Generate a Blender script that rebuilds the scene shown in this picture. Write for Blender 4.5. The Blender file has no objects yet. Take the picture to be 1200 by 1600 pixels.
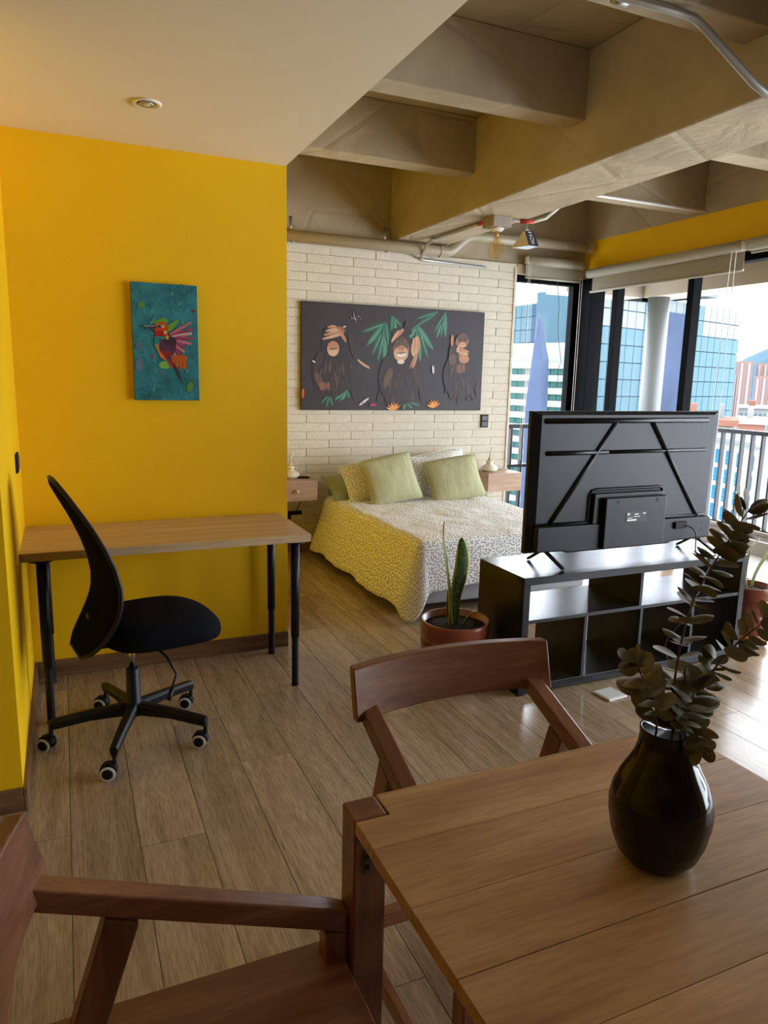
import bpy, bmesh, math, random
from mathutils import Vector, Matrix, noise
random.seed(7)
scene = bpy.context.scene
COL = scene.collection
PI = math.pi
# ------------------------------------------------------------------ camera
cam_data = bpy.data.cameras.new('camera'); cam = bpy.data.objects.new('camera', cam_data); COL.objects.link(cam)
yaw, pit, rol, FPX = .41728, .18499, .022324, 1127.07
fw = Vector((math.sin(yaw)*math.cos(pit), math.cos(yaw)*math.cos(pit), -math.sin(pit)))
rt = Vector((math.cos(yaw), -math.sin(yaw), 0)); up = rt.cross(fw)
rt, up = rt*math.cos(rol)+up*math.sin(rol), up*math.cos(rol)-rt*math.sin(rol)
M = Matrix((rt, up, -fw)).transposed().to_4x4(); M.translation = Vector((0, 0, 1.5)); cam.matrix_world = M
cam_data.sensor_fit = 'VERTICAL'; cam_data.sensor_height = 24; cam_data.lens = FPX/1600*24
cam_data.clip_start = .02; cam_data.clip_end = 3000
scene.camera = cam
# ------------------------------------------------------------------ world, light, exposure
w = bpy.data.worlds.new('overcast_sky'); scene.world = w; w.use_nodes = True
bg = w.node_tree.nodes['Background']; bg.inputs[0].default_value = (.87, .95, 1.06, 1); bg.inputs[1].default_value = 1.0
scene.view_settings.view_transform = 'Standard'; scene.view_settings.look = 'None'
scene.view_settings.gamma = 1; scene.view_settings.use_curve_mapping = False
scene.view_settings.exposure = 3.55
try: scene.cycles.max_bounces = 12; scene.cycles.diffuse_bounces = 7
except Exception: pass
def portal(name, loc, rot, sx, sy):
    l = bpy.data.lights.new(name, 'AREA'); l.shape = 'RECTANGLE'; l.size = sx; l.size_y = sy; l.cycles.is_portal = True
    o = bpy.data.objects.new(name, l); COL.objects.link(o); o.location = loc; o.rotation_euler = rot; return o
# sky portals fill the two glazed openings (no light of their own: they tell the renderer where the sky comes in)
portal('sky_portal', (4.80, 2.40, 1.2), (0, PI/2, 0), 2.4, 6.9)
portal('sky_portal', (4.24, 5.93, 1.22), (-PI/2, 0, 0), .74, 2.44)
# ------------------------------------------------------------------ helpers
class MB:
    def __init__(s): s.v = []; s.f = []; s.mi = []; s.uv = {}
    def add(s, vs, fs, mi=0):
        n = len(s.v); s.v += [tuple(p) for p in vs]; s.f += [tuple(i+n for i in q) for q in fs]; s.mi += [mi]*len(fs); return s
    def box(s, a, b, mi=0, m=None):
        x0, y0, z0 = a; x1, y1, z1 = b
        vs = [Vector(p) for p in ((x0,y0,z0),(x1,y0,z0),(x1,y1,z0),(x0,y1,z0),(x0,y0,z1),(x1,y0,z1),(x1,y1,z1),(x0,y1,z1))]
        if m: vs = [m @ p for p in vs]
        return s.add(vs, ((0,3,2,1),(4,5,6,7),(0,1,5,4),(1,2,6,5),(2,3,7,6),(3,0,4,7)), mi)
    def cbox(s, c, d, mi=0, m=None): return s.box([c[i]-d[i]/2 for i in range(3)], [c[i]+d[i]/2 for i in range(3)], mi, m)
    def bar(s, p, q, wd, ht, upv=(0,0,1), mi=0):      # square bar from p to q
        p, q = Vector(p), Vector(q); d = (q-p).normalized(); sd = d.cross(Vector(upv)).normalized(); u = sd.cross(d)
        a, b = sd*wd/2, u*ht/2
        return s.add([p-a-b,p+a-b,p+a+b,p-a+b,q-a-b,q+a-b,q+a+b,q-a+b], ((0,1,2,3),(7,6,5,4),(0,4,5,1),(1,5,6,2),(2,6,7,3),(3,7,4,0)), mi)
    def tube(s, pts, r, n=10, mi=0, caps=True):
        pts = [Vector(p) for p in pts]; rs = r if isinstance(r, (list, tuple)) else [r]*len(pts); rings = []
        ref = None
        for i, p in enumerate(pts):
            d = (pts[min(i+1, len(pts)-1)]-pts[max(i-1, 0)]).normalized()
            if ref is None: ref = Vector((0,0,1)) if abs(d.z) < .9 else Vector((1,0,0))
            a = (ref-d*ref.dot(d)).normalized(); ref = a; b = d.cross(a)
            rings.append([p+(a*math.cos(2*PI*k/n)+b*math.sin(2*PI*k/n))*rs[i] for k in range(n)])
        vs = [p for rg in rings for p in rg]; fs = []
        for i in range(len(pts)-1):
            for k in range(n): fs.append((i*n+k, i*n+(k+1)%n, (i+1)*n+(k+1)%n, (i+1)*n+k))
        if caps: fs += [tuple(range(n-1,-1,-1)), tuple(range((len(pts)-1)*n, len(pts)*n))]
        return s.add(vs, fs, mi)
    def lathe(s, prof, n=32, c=(0,0,0), mi=0, m=None):     # prof: (r,z) list
        vs = []; fs = []
        for r, z in prof:
            for k in range(n):
                p = Vector((r*math.cos(2*PI*k/n), r*math.sin(2*PI*k/n), z))
                if m: p = m @ p
                vs.append(p+Vector(c))
        for i in range(len(prof)-1):
            for k in range(n): fs.append((i*n+k, i*n+(k+1)%n, (i+1)*n+(k+1)%n, (i+1)*n+k))
        if prof[0][0] > 1e-4: fs.append(tuple(range(n-1,-1,-1)))
        if prof[-1][0] > 1e-4: fs.append(tuple(range((len(prof)-1)*n, len(prof)*n)))
        return s.add(vs, fs, mi)
    def prism(s, poly, off, mi=0):                          # poly: 3D loop, extruded by off
        o = Vector(off); n = len(poly); P = [Vector(p) for p in poly]
        return s.add(P+[p+o for p in P], [tuple(range(n-1,-1,-1)), tuple(range(n,2*n))]+[(i,(i+1)%n,n+(i+1)%n,n+i) for i in range(n)], mi)
    def grid(s, fn, nu, nv, mi=0, uvf=None):
        n0 = len(s.v); vs = []; fs = []
        for j in range(nv+1):
            for i in range(nu+1):
                vs.append(fn(i/nu, j/nv))
                if uvf: s.uv[n0+len(vs)-1] = uvf(i/nu, j/nv)
        for j in range(nv):
            for i in range(nu):
                a = j*(nu+1)+i; fs.append((a, a+1, a+nu+2, a+nu+1))
        return s.add(vs, fs, mi)
    def mesh(s, name, mats, smooth=False, origin=(0,0,0), weld=False):
        me = bpy.data.meshes.new(name); o = Vector(origin)
        me.from_pydata([Vector(p)-o for p in s.v], [], s.f)
        for m in (mats if isinstance(mats, (list, tuple)) else [mats]): me.materials.append(m)
        for p, k in zip(me.polygons, s.mi): p.material_index = k; p.use_smooth = bool(smooth)
        if s.uv:
            L = me.uv_layers.new(name='UVMap')
            for p in me.polygons:
                for li in p.loop_indices: L.data[li].uv = s.uv.get(me.loops[li].vertex_index, (0,0))
        bm = bmesh.new(); bm.from_mesh(me)
        if weld: bmesh.ops.remove_doubles(bm, verts=bm.verts, dist=.0005)
        bmesh.ops.recalc_face_normals(bm, faces=bm.faces); bm.to_mesh(me); bm.free()
        if smooth == 'auto': me.set_sharp_from_angle(angle=.6)
        me.update(); return me
    def build(s, name, mats, parent=None, smooth=False, bevel=0, origin=(0,0,0), sub=0, seg=2, weld=False):
        o = bpy.data.objects.new(name, s.mesh(name, mats, smooth, origin, weld)); COL.objects.link(o)
        if parent: o.parent = parent
        else: o.location = origin
        if bevel:
            b = o.modifiers.new('bevel', 'BEVEL'); b.width = bevel; b.segments = seg; b.limit_method = 'ANGLE'; b.angle_limit = .6
        if sub:
            q = o.modifiers.new('sub', 'SUBSURF'); q.levels = sub; q.render_levels = sub
        return o
def tag(o, label=None, cat=None, group=None, kind=None):
    if label: o['label'] = label
    if cat: o['category'] = cat
    if group: o['group'] = group
    if kind: o['kind'] = kind
    return o
def thing(name, label, cat, loc=(0,0,0), rz=0, group=None):
    o = bpy.data.objects.new(name, None); COL.objects.link(o); o.location = loc; o.rotation_euler = (0,0,rz); o.empty_display_size = .1
    return tag(o, label, cat, group)
def struct(o): o['kind'] = 'structure'; return o
def copy_tree(o, parent=None):
    c = o.copy(); COL.objects.link(c); c.parent = parent
    for ch in [x for x in bpy.data.objects if x.parent == o]: copy_tree(ch, c)
    return c
def piece(name, me, loc, parent, rot=None, scale=None):
    o = bpy.data.objects.new(name, me); COL.objects.link(o); o.parent = parent; o.location = loc
    if rot is not None: o.rotation_euler = rot
    if scale is not None: o.scale = scale
    return o
# ------------------------------------------------------------------ materials
def mat(name, col, rough=.6, metal=0, spec=.5, bump=0, bscale=40, vary=0, vscale=6, emis=None, trans=0, ior=1.45, coat=0, sheen=0, stretch=None, detail=4, alpha=1):
    m = bpy.data.materials.new(name); m.use_nodes = True; nt = m.node_tree; b = nt.nodes['Principled BSDF']
    b.inputs['Base Color'].default_value = (*col, 1); b.inputs['Roughness'].default_value = rough; b.inputs['Metallic'].default_value = metal
    b.inputs['Specular IOR Level'].default_value = spec; b.inputs['IOR'].default_value = ior
    b.inputs['Transmission Weight'].default_value = trans; b.inputs['Coat Weight'].default_value = coat; b.inputs['Sheen Weight'].default_value = sheen
    b.inputs['Coat Roughness'].default_value = .12; b.inputs['Alpha'].default_value = alpha
    if emis: b.inputs['Emission Color'].default_value = (*emis[0], 1); b.inputs['Emission Strength'].default_value = emis[1]
    if bump or vary:
        tc = nt.nodes.new('ShaderNodeTexCoord'); mp = nt.nodes.new('ShaderNodeMapping'); nt.links.new(tc.outputs['Object'], mp.inputs[0])
        if stretch: mp.inputs['Scale'].default_value = stretch
        if bump:
            n = nt.nodes.new('ShaderNodeTexNoise'); n.inputs['Scale'].default_value = bscale; n.inputs['Detail'].default_value = detail
            nt.links.new(mp.outputs[0], n.inputs['Vector'])
            bp = nt.nodes.new('ShaderNodeBump'); bp.inputs['Strength'].default_value = min(1, bump); bp.inputs['Distance'].default_value = .01*max(1, bump)
            nt.links.new(n.outputs['Fac'], bp.inputs['Height']); nt.links.new(bp.outputs[0], b.inputs['Normal'])
        if vary:
            n = nt.nodes.new('ShaderNodeTexNoise'); n.inputs['Scale'].default_value = vscale; n.inputs['Detail'].default_value = 5
            nt.links.new(mp.outputs[0], n.inputs['Vector'])
            r = nt.nodes.new('ShaderNodeValToRGB'); r.color_ramp.elements[0].position = .3; r.color_ramp.elements[1].position = .7
            r.color_ramp.elements[0].color = (*[max(0, c*(1-vary)) for c in col], 1); r.color_ramp.elements[1].color = (*[min(1, c*(1+vary)) for c in col], 1)
            nt.links.new(n.outputs['Fac'], r.inputs[0]); nt.links.new(r.outputs[0], b.inputs['Base Color'])
    return m
def wood(name, c1, c2, c3, grain='X', scale=3, stretch=14, rough=.4, coat=0, rnd=True, bump=.15, fine=.35, tint=(.82,1.15)):
    """streaked timber: noise stretched along the grain, a second finer streak, per-piece offset and tint"""
    m = bpy.data.materials.new(name); m.use_nodes = True; nt = m.node_tree; N = nt.nodes; L = nt.links; b = N['Principled BSDF']
    tc = N.new('ShaderNodeTexCoord'); mp = N.new('ShaderNodeMapping'); oi = N.new('ShaderNodeObjectInfo'); ad = N.new('ShaderNodeVectorMath'); ad.operation = 'ADD'
    ml = N.new('ShaderNodeMath'); ml.operation = 'MULTIPLY'; ml.inputs[1].default_value = 37.0 if rnd else 0
    L.new(oi.outputs['Random'], ml.inputs[0]); L.new(tc.outputs['Object'], ad.inputs[0]); L.new(ml.outputs[0], ad.inputs[1])
    sc = {'X': (1, stretch, stretch), 'Y': (stretch, 1, stretch), 'Z': (stretch, stretch, 1)}[grain]
    mp.inputs['Scale'].default_value = sc; L.new(ad.outputs[0], mp.inputs[0])
    n1 = N.new('ShaderNodeTexNoise'); n1.inputs['Scale'].default_value = scale*.55; n1.inputs['Detail'].default_value = 6; n1.inputs['Distortion'].default_value = .9
    n2 = N.new('ShaderNodeTexNoise'); n2.inputs['Scale'].default_value = scale*5; n2.inputs['Detail'].default_value = 3
    L.new(mp.outputs[0], n1.inputs['Vector']); L.new(mp.outputs[0], n2.inputs['Vector'])
    r = N.new('ShaderNodeValToRGB'); e = r.color_ramp.elements; e[0].position = .3; e[1].position = .72; e[0].color = (*c1, 1); e[1].color = (*c3, 1)
    k = e.new(.5); k.color = (*c2, 1); L.new(n1.outputs['Fac'], r.inputs[0])
    mx = N.new('ShaderNodeMix'); mx.data_type = 'RGBA'; mx.blend_type = 'MULTIPLY'; mx.inputs[0].default_value = fine
    r2 = N.new('ShaderNodeValToRGB'); r2.color_ramp.elements[0].position = .35; r2.color_ramp.elements[1].position = .6; r2.color_ramp.elements[0].color = (.45,.4,.36,1)
    L.new(n2.outputs['Fac'], r2.inputs[0]); L.new(r.outputs[0], mx.inputs[6]); L.new(r2.outputs[0], mx.inputs[7])
    hs = N.new('ShaderNodeHueSaturation'); mr = N.new('ShaderNodeMapRange'); mr.inputs[3].default_value = tint[0] if rnd else 1; mr.inputs[4].default_value = tint[1] if rnd else 1
    L.new(oi.outputs['Random'], mr.inputs[0]); L.new(mr.outputs[0], hs.inputs['Value']); L.new(mx.outputs[2], hs.inputs['Color'])
    L.new(hs.outputs[0], b.inputs['Base Color']); b.inputs['Roughness'].default_value = rough; b.inputs['Coat Weight'].default_value = coat; b.inputs['Coat Roughness'].default_value = .15
    bp = N.new('ShaderNodeBump'); bp.inputs['Strength'].default_value = bump; bp.inputs['Distance'].default_value = .002
    L.new(n2.outputs['Fac'], bp.inputs['Height']); L.new(bp.outputs[0], b.inputs['Normal'])
    return m
def glass_mat(name, tint=(1,1,1), refl=.06):
    m = bpy.data.materials.new(name); m.use_nodes = True; nt = m.node_tree; N = nt.nodes; N.remove(N['Principled BSDF'])
    t = N.new('ShaderNodeBsdfTransparent'); t.inputs[0].default_value = (*tint, 1); g = N.new('ShaderNodeBsdfGlossy'); g.inputs['Roughness'].default_value = .02
    x = N.new('ShaderNodeMixShader'); lw = N.new('ShaderNodeLayerWeight'); lw.inputs[0].default_value = .5; pw = N.new('ShaderNodeMath'); pw.operation = 'POWER'; pw.inputs[1].default_value = 4; ma = N.new('ShaderNodeMath'); ma.operation = 'MULTIPLY_ADD'; ma.inputs[1].default_value = .10; ma.inputs[2].default_value = refl*.05
    nt.links.new(lw.outputs['Facing'], pw.inputs[0]); nt.links.new(pw.outputs[0], ma.inputs[0]); nt.links.new(ma.outputs[0], x.inputs[0]); nt.links.new(t.outputs[0], x.inputs[1]); nt.links.new(g.outputs[0], x.inputs[2])
    nt.links.new(x.outputs[0], N['Material Output'].inputs[0]); return m
def dash_mat(name, ground, ink, scale=36):
    """printed cotton: short dashes at random angles on plain ground, laid out by the cloth's own UV (metres)"""
    m = bpy.data.materials.new(name); m.use_nodes = True; nt = m.node_tree; N = nt.nodes; L = nt.links; b = N['Principled BSDF']
    def mth(op, a, c=None):
        q = N.new('ShaderNodeMath'); q.operation = op
        for i, x in enumerate((a, c)):
            if x is None: continue
            if isinstance(x, (int, float)): q.inputs[i].default_value = x
            else: L.new(x, q.inputs[i])
        return q.outputs[0]
    uv = N.new('ShaderNodeUVMap'); uv.uv_map = 'UVMap'
    vs = N.new('ShaderNodeVectorMath'); vs.operation = 'SCALE'; vs.inputs['Scale'].default_value = scale; L.new(uv.outputs[0], vs.inputs[0])
    vo = N.new('ShaderNodeTexVoronoi'); vo.voronoi_dimensions = '2D'; vo.inputs['Scale'].default_value = 1; vo.inputs['Randomness'].default_value = .75; L.new(vs.outputs[0], vo.inputs['Vector'])
    df = N.new('ShaderNodeVectorMath'); df.operation = 'SUBTRACT'; L.new(vs.outputs[0], df.inputs[0]); L.new(vo.outputs['Position'], df.inputs[1])
    sx = N.new('ShaderNodeSeparateXYZ'); L.new(df.outputs[0], sx.inputs[0]); sc = N.new('ShaderNodeSeparateColor'); L.new(vo.outputs['Color'], sc.inputs[0])
    an = mth('MULTIPLY', sc.outputs[0], 6.283); c, s = mth('COSINE', an), mth('SINE', an)
    x = mth('ADD', mth('MULTIPLY', sx.outputs[0], c), mth('MULTIPLY', sx.outputs[1], s)); y = mth('SUBTRACT', mth('MULTIPLY', sx.outputs[1], c), mth('MULTIPLY', sx.outputs[0], s))
    inside = mth('MULTIPLY', mth('LESS_THAN', mth('ABSOLUTE', x), .42), mth('LESS_THAN', mth('ABSOLUTE', y), .135))
    mx = N.new('ShaderNodeMix'); mx.data_type = 'RGBA'; mx.inputs[6].default_value = (*ground, 1); mx.inputs[7].default_value = (*ink, 1)
    L.new(inside, mx.inputs[0]); L.new(mx.outputs[2], b.inputs['Base Color']); b.inputs['Roughness'].default_value = .9; b.inputs['Specular IOR Level'].default_value = .1
    return m
Mt = {}
Mt['yellow'] = mat('yellow_wall_paint', (.80,.475,.004), .55, spec=.25, bump=.04, bscale=220, vary=.02, vscale=2)
Mt['ceil'] = mat('cream_ceiling_paint', (.80,.705,.50), .7, spec=.2, bump=.03, bscale=150)
def concrete_mat(name, col):
    m = mat(name, col, .78, spec=.2, vary=.14, vscale=2.2); nt = m.node_tree; N = nt.nodes; L = nt.links
    tc = N.new('ShaderNodeTexCoord'); prev = None
    def layer(kind, scale, dist, stretch=(1,1,1)):
        nonlocal prev
        mp = N.new('ShaderNodeMapping'); mp.inputs['Scale'].default_value = stretch; L.new(tc.outputs['Object'], mp.inputs[0])
        if kind == 'n': n = N.new('ShaderNodeTexNoise'); n.inputs['Detail'].default_value = 6; n.inputs['Distortion'].default_value = 1.2; out = 'Fac'
        else: n = N.new('ShaderNodeTexVoronoi'); n.feature = 'DISTANCE_TO_EDGE'; out = 'Distance'
        n.inputs['Scale'].default_value = scale; L.new(mp.outputs[0], n.inputs['Vector']); h = n.outputs[out]
        if kind == 'v':
            r = N.new('ShaderNodeMapRange'); r.inputs[1].default_value = 0; r.inputs[2].default_value = .03; L.new(h, r.inputs[0]); h = r.outputs[0]
        b = N.new('ShaderNodeBump'); b.inputs['Strength'].default_value = 1; b.inputs['Distance'].default_value = dist; L.new(h, b.inputs['Height'])
        if prev: L.new(prev, b.inputs['Normal'])
        prev = b.outputs[0]
    layer('n', 3.0, .018); layer('n', 14, .0035); layer('v', 1.1, .004, (1,1,1.4))
    L.new(prev, N['Principled BSDF'].inputs['Normal']); return m
Mt['concrete'] = concrete_mat('painted_concrete', (.40,.325,.215))
Mt['grout'] = mat('floor_grout', (.30,.25,.19), .8)
Mt['plank'] = wood('wood_look_floor_plank', (.31,.22,.135), (.40,.295,.19), (.48,.365,.245), 'Y', 3.0, 12, rough=.22, fine=.5, tint=(.88,1.1))
Mt['base'] = wood('brown_baseboard_wood', (.13,.06,.028), (.2,.10,.045), (.28,.15,.07), 'X', 3, 16, rough=.4)
Mt['basey'] = wood('brown_baseboard_wood_side', (.13,.06,.028), (.2,.10,.045), (.28,.15,.07), 'Y', 3, 16, rough=.4)
Mt['brick'] = mat('cream_painted_brick', (.63,.57,.455), .75, spec=.2, bump=.5, bscale=60, vary=.05, vscale=9)
Mt['mortar'] = mat('brick_joint', (.50,.45,.35), .9)
Mt['black'] = mat('black_metal', (.008,.008,.009), .42, spec=.3)
Mt['frame'] = mat('black_window_frame', (.003,.003,.0035), .6, spec=.04)
Mt['glass'] = glass_mat('window_glass')
Mt['blind'] = mat('beige_blind_cloth', (.33,.30,.235), .85, spec=.1, bump=.1, bscale=300)
Mt['blindrail'] = mat('blind_rail', (.40,.37,.295), .5)
Mt['white'] = mat('white_plastic', (.75,.73,.68), .4)
Mt['pvc'] = mat('tan_pipe_paint', (.34,.285,.19), .4, bump=.1, bscale=30)
Mt['steel'] = mat('galvanised_conduit', (.42,.41,.38), .38, metal=.75)
Mt['red'] = mat('red_conduit_joint', (.5,.04,.02), .5)
# ================================================================== STRUCTURE
XL, YR, YP, XP = -.20, 2.566, 3.745, 1.085       # left wall, its near corner, yellow partition, partition's end
YB, XW = 5.85, 4.66                               # brick face, window wall
ZC, ZS = 2.526, 3.20                              # dropped ceiling, slab
Y0, X0 = -3.2, -3.2
fl = struct(MB().box((X0,Y0,-.2), (XW+.08,YB+.12,-.004)).build('floor', Mt['grout']))
PW, PL = .205, 1.2
pm = MB().box((-PW/2+.0013,-PL/2+.0013,-.012), (PW/2-.0013,PL/2-.0013,0)).mesh('floor_plank', Mt['plank'])
offs = [0, .8, .4, 1.05, .25, .62]
i = 0; x = .15-PW*1.5
cols = [(.15-PW/2)+PW*k for k in range(-9, 23)]
for ci, cx in enumerate(cols):
    y = .2-offs[(ci*5) % 6]-PL
    while y < YB+.05:
        cy = y+PL/2
        # only planks the eye could see
        if cy > -.4 and cy < YB+.2 and not (cx < XL-.1 and cy > YR+.5) and not (cx < XP-.12 and cy > YP+.5) and cx < XW:
            y1 = min(cy+PL/2, YB+.1); o = piece('floor_plank', pm, (cx, cy, 0), fl)
        y += PL
struct(MB().box((X0,YR,0), (XL,YP+.1,ZS)).build('wall_left', Mt['yellow']))
struct(MB().box((XL,YP,0), (XP,YB+.3,ZS)).build('wall_partition', Mt['yellow']))
struct(MB().box((X0-.2,Y0-.2,-.1), (XW+.3,Y0,ZS)).build('wall_near', mat('dark_unseen_wall', (.13,.09,.06), .6)))  # unseen wall behind the camera, coloured dark to dim the rib faces
struct(MB().box((X0-.2,Y0,-.1), (X0,YR+.1,ZS)).build('wall_kitchen', Mt['yellow']))
struct(MB().box((X0,Y0,ZC), (XP-.004,YP,ZS)).build('ceiling', Mt['ceil']))
struct(MB().box((XP-.01,Y0,ZS), (XW+.4,YB+.4,ZS+.2)).build('ceiling_slab', Mt['concrete']))
# baseboards
BBH = .085
struct(MB().box((XL,YP-.014,0), (XP+.0,YP,BBH)).build('baseboard_partition', Mt['base'], bevel=.003))
struct(MB().box((XL,YR-.014,0), (XL+.014,YP,BBH)).build('baseboard_left', Mt['basey'], bevel=.003))
struct(MB().box((X0,YR-.014,0), (XL,YR,BBH)).build('baseboard_return', Mt['base'], bevel=.003))
struct(MB().box((XP,YB-.014,0), (3.87,YB,BBH)).build('baseboard_back', Mt['base'], bevel=.003))
# brick wall: backing plus single bricks laid in half bond
wb = struct(MB().box((XP-.1,YB+.008,0), (3.868,YB+.25,2.512)).build('wall_back', Mt['mortar']))
BP, CH, Z1 = .404, .0715, .821
bmeshes = []
def bmesh_len(L0):
    for l, me in bmeshes:
        if abs(l-L0) < .002: return me
    me = MB().box((-L0/2+.0025,0,.002), (L0/2-.0025,.02,CH-.002)).mesh('brick', Mt['brick']); bmeshes.append((L0, me)); return me
k0 = -math.floor((Z1-.09)/CH)
for k in range(k0, 24):
    z = Z1+k*CH
    if z < .08: continue
    ph = 1.86 if k % 2 == 0 else 1.86-BP/2
    x = ph-4*BP
    while x < 3.868:
        a, b = max(x, 1.45), min(x+BP, 3.866)
        hid = (b < 3.42 and a > 2.0 and z < .55)
        if b-a > .03 and not hid:
            piece('brick', bmesh_len(b-a), ((a+b)/2, YB-.002+random.uniform(-.0035,.001), z), wb)
        x += BP
struct(MB().box((XP-.1,YB+.0,2.512), (3.868,YB+.25,2.545)).build('trim_brick_ledge', Mt['brick'], bevel=.004))
struct(MB().box((XP-.1,YB+.03,2.545), (XW+.3,YB+.3,ZS)).box((3.868,YB+.0,2.46), (XW+.1,YB+.3,2.545)).build('wall_back_upper', Mt['concrete'], bevel=.004))
struct(MB().box((3.845,YB-.012,0), (3.87,YB+.2,2.512)).build('trim_brick_edge', Mt['brick'], bevel=.003))
# window wall: yellow band, concrete above it, unseen solid end added to limit the daylight
struct(MB().box((XW,Y0,2.475), (XW+.24,YB+.1,2.80)).build('wall_right', Mt['yellow']))
struct(MB().box((XW,Y0,2.80), (XW+.3,YB+.1,ZS)).build('wall_right_upper', Mt['concrete']))
struct(MB().box((XW,Y0,-.1), (XW+.24,-1.11,2.475)).build('wall_right_blocker', Mt['ceil']))  # unseen wall added to end the glazing and cut light from behind
# coffered concrete: deep beam and ribs
struct(MB().box((2.605,Y0,2.627), (3.105,YB+.03,ZS)).build('ceiling_beam', Mt['concrete'], bevel=.012))
for j in range(5):
    y0 = 4.50-1.135*j
    struct(MB().box((XP,y0,2.855), (2.615,y0+.155,ZS)).build('ceiling_rib_beam', Mt['concrete'], bevel=.008))
    struct(MB().box((3.10,y0-.03,2.825), (XW,y0+.125,ZS)).build('ceiling_rib_beam', Mt['concrete'], bevel=.008))
# ------------------------------------------------------------------ windows
def pane(name, a, b, par): return MB().box(a, b).build(name, Mt['glass'], par)
w1 = struct(MB().box((3.872,YB+.05,0), (3.91,YB+.13,2.46)).box((4.565,YB+.05,0), (4.64,YB+.13,2.46)).box((3.91,YB+.05,2.40), (4.565,YB+.13,2.46)).box((3.91,YB+.05,0), (4.565,YB+.13,.05)).build('window_1', Mt['frame'], bevel=.004))
pane('pane', (3.91,YB+.085,.05), (4.565,YB+.091,2.40), w1)
struct(MB().box((4.63,YB-.13,0), (4.80,YB+.13,2.46)).build('trim_corner_post', Mt['frame'], bevel=.004))
w2 = struct(MB().box((XW+.03,-1.1,2.405), (XW+.13,YB-.1,2.475)).box((XW+.03,-1.1,0), (XW+.13,YB-.1,.03)).build('window_2', Mt['frame'], bevel=.003))
posts = [5.46, 4.565, 3.1, 1.7, .3, -1.1]
for y in posts: MB().box((XW+.03,y-.032,.03), (XW+.12,y+.032,2.405)).build('mullion', Mt['frame'], w2, bevel=.003)
ys = [YB-.13]+posts
for a, b in zip(ys[:-1], ys[1:]): pane('pane', (XW+.075,b+.032,.03), (XW+.081,a-.032,2.405), w2)
# ------------------------------------------------------------------ balcony
XR = 6.05
bf = struct(MB().box((XW+.08,Y0,-.25), (XR+.15,YB+.45,-.012)).build('balcony_floor', Mt['grout']))
bt = MB().box((-.297,-.147,0), (.297,.147,.012)).mesh('floor_tile', mat('pale_balcony_tile', (.42,.39,.35), .35, vary=.1, vscale=5))
for a in range(2):
    for c in range(12):
        piece('floor_tile', bt, (XW+.42+.6*a, 2.6+.3*c, -.012), bf)
struct(MB().box((XW+.2,Y0,2.62), (XR+.25,YB+.9,2.9)).box((XR-.15,Y0,2.42), (XR+.25,YB+.9,2.62)).box((XW+.2,YB+.55,2.42), (XR+.25,YB+.9,2.62)).build('balcony_roof_slab', mat('balcony_soffit', (.24,.20,.145), .8)))
struct(MB().tube([(XR-.02,6.3,0), (XR-.02,6.3,2.45)], .115, 24).build('balcony_column', mat('grey_column', (.10,.105,.10), .5), smooth=True))
def railing(name, label, p, q, n):
    p, q = Vector(p), Vector(q); d = q-p; t = thing(name, label, 'railing', p); ax = (abs(d.x) > abs(d.y))
    def bx(a, b): return MB().box(a, b)
    L = d.length; rx = Matrix.Rotation(math.atan2(d.y, d.x), 4, 'Z')
    MB().box((0,-.03,1.03), (L,.03,1.07), m=rx).build('top_rail', Mt['black'], t)
    MB().box((0,-.02,.64), (L,.02,.67), m=rx).build('middle_rail', Mt['black'], t) if ax else None
    MB().box((0,-.025,.10), (L,.025,.14), m=rx).build('bottom_rail', Mt['black'], t)
    me = MB().box((-.009,-.022,.14), (.009,.022,1.03)).box((.009,-.021,.141), (.012,.021,1.029), 1).mesh('baluster', [Mt['black'], mat('grey_baluster_side', (.22,.22,.21), .5)])
    for k in range(n): piece('baluster', me, rx @ Vector(((k+.5)*L/n,0,0)), t, rot=(0,0,math.atan2(d.y,d.x)+PI/2*0))
    return t
railing('balcony_railing', 'black metal balcony railing with flat upright bars beyond the television', (XR,2.2,0), (XR,6.15,0), 34)
railing('balcony_railing', 'black metal railing close behind the narrow window beside the bed', (3.6,YB+.22,0), (4.62,YB+.22,0), 8)
# planter along the railing
pl = thing('planter_box', 'long low planter of dark soil along the balcony railing', 'planter', (XR-.18,4.2,0))
MB().box((-.27,-1.9,-.01), (-.23,1.9,.13)).box((.10,-1.9,-.01), (.14,1.9,.13)).box((-.23,-1.9,-.01), (.10,-1.86,.13)).box((-.23,1.86,-.01), (.10,1.9,.13)).build('box', mat('planter_concrete', (.30,.26,.21), .8, bump=.4, bscale=20), pl)
MB().box((-.23,-1.86,-.01), (.10,1.86,.10)).build('soil', mat('brown_soil', (.07,.045,.03), .95, bump=1, bscale=60, vary=.4, vscale=50), pl)
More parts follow.
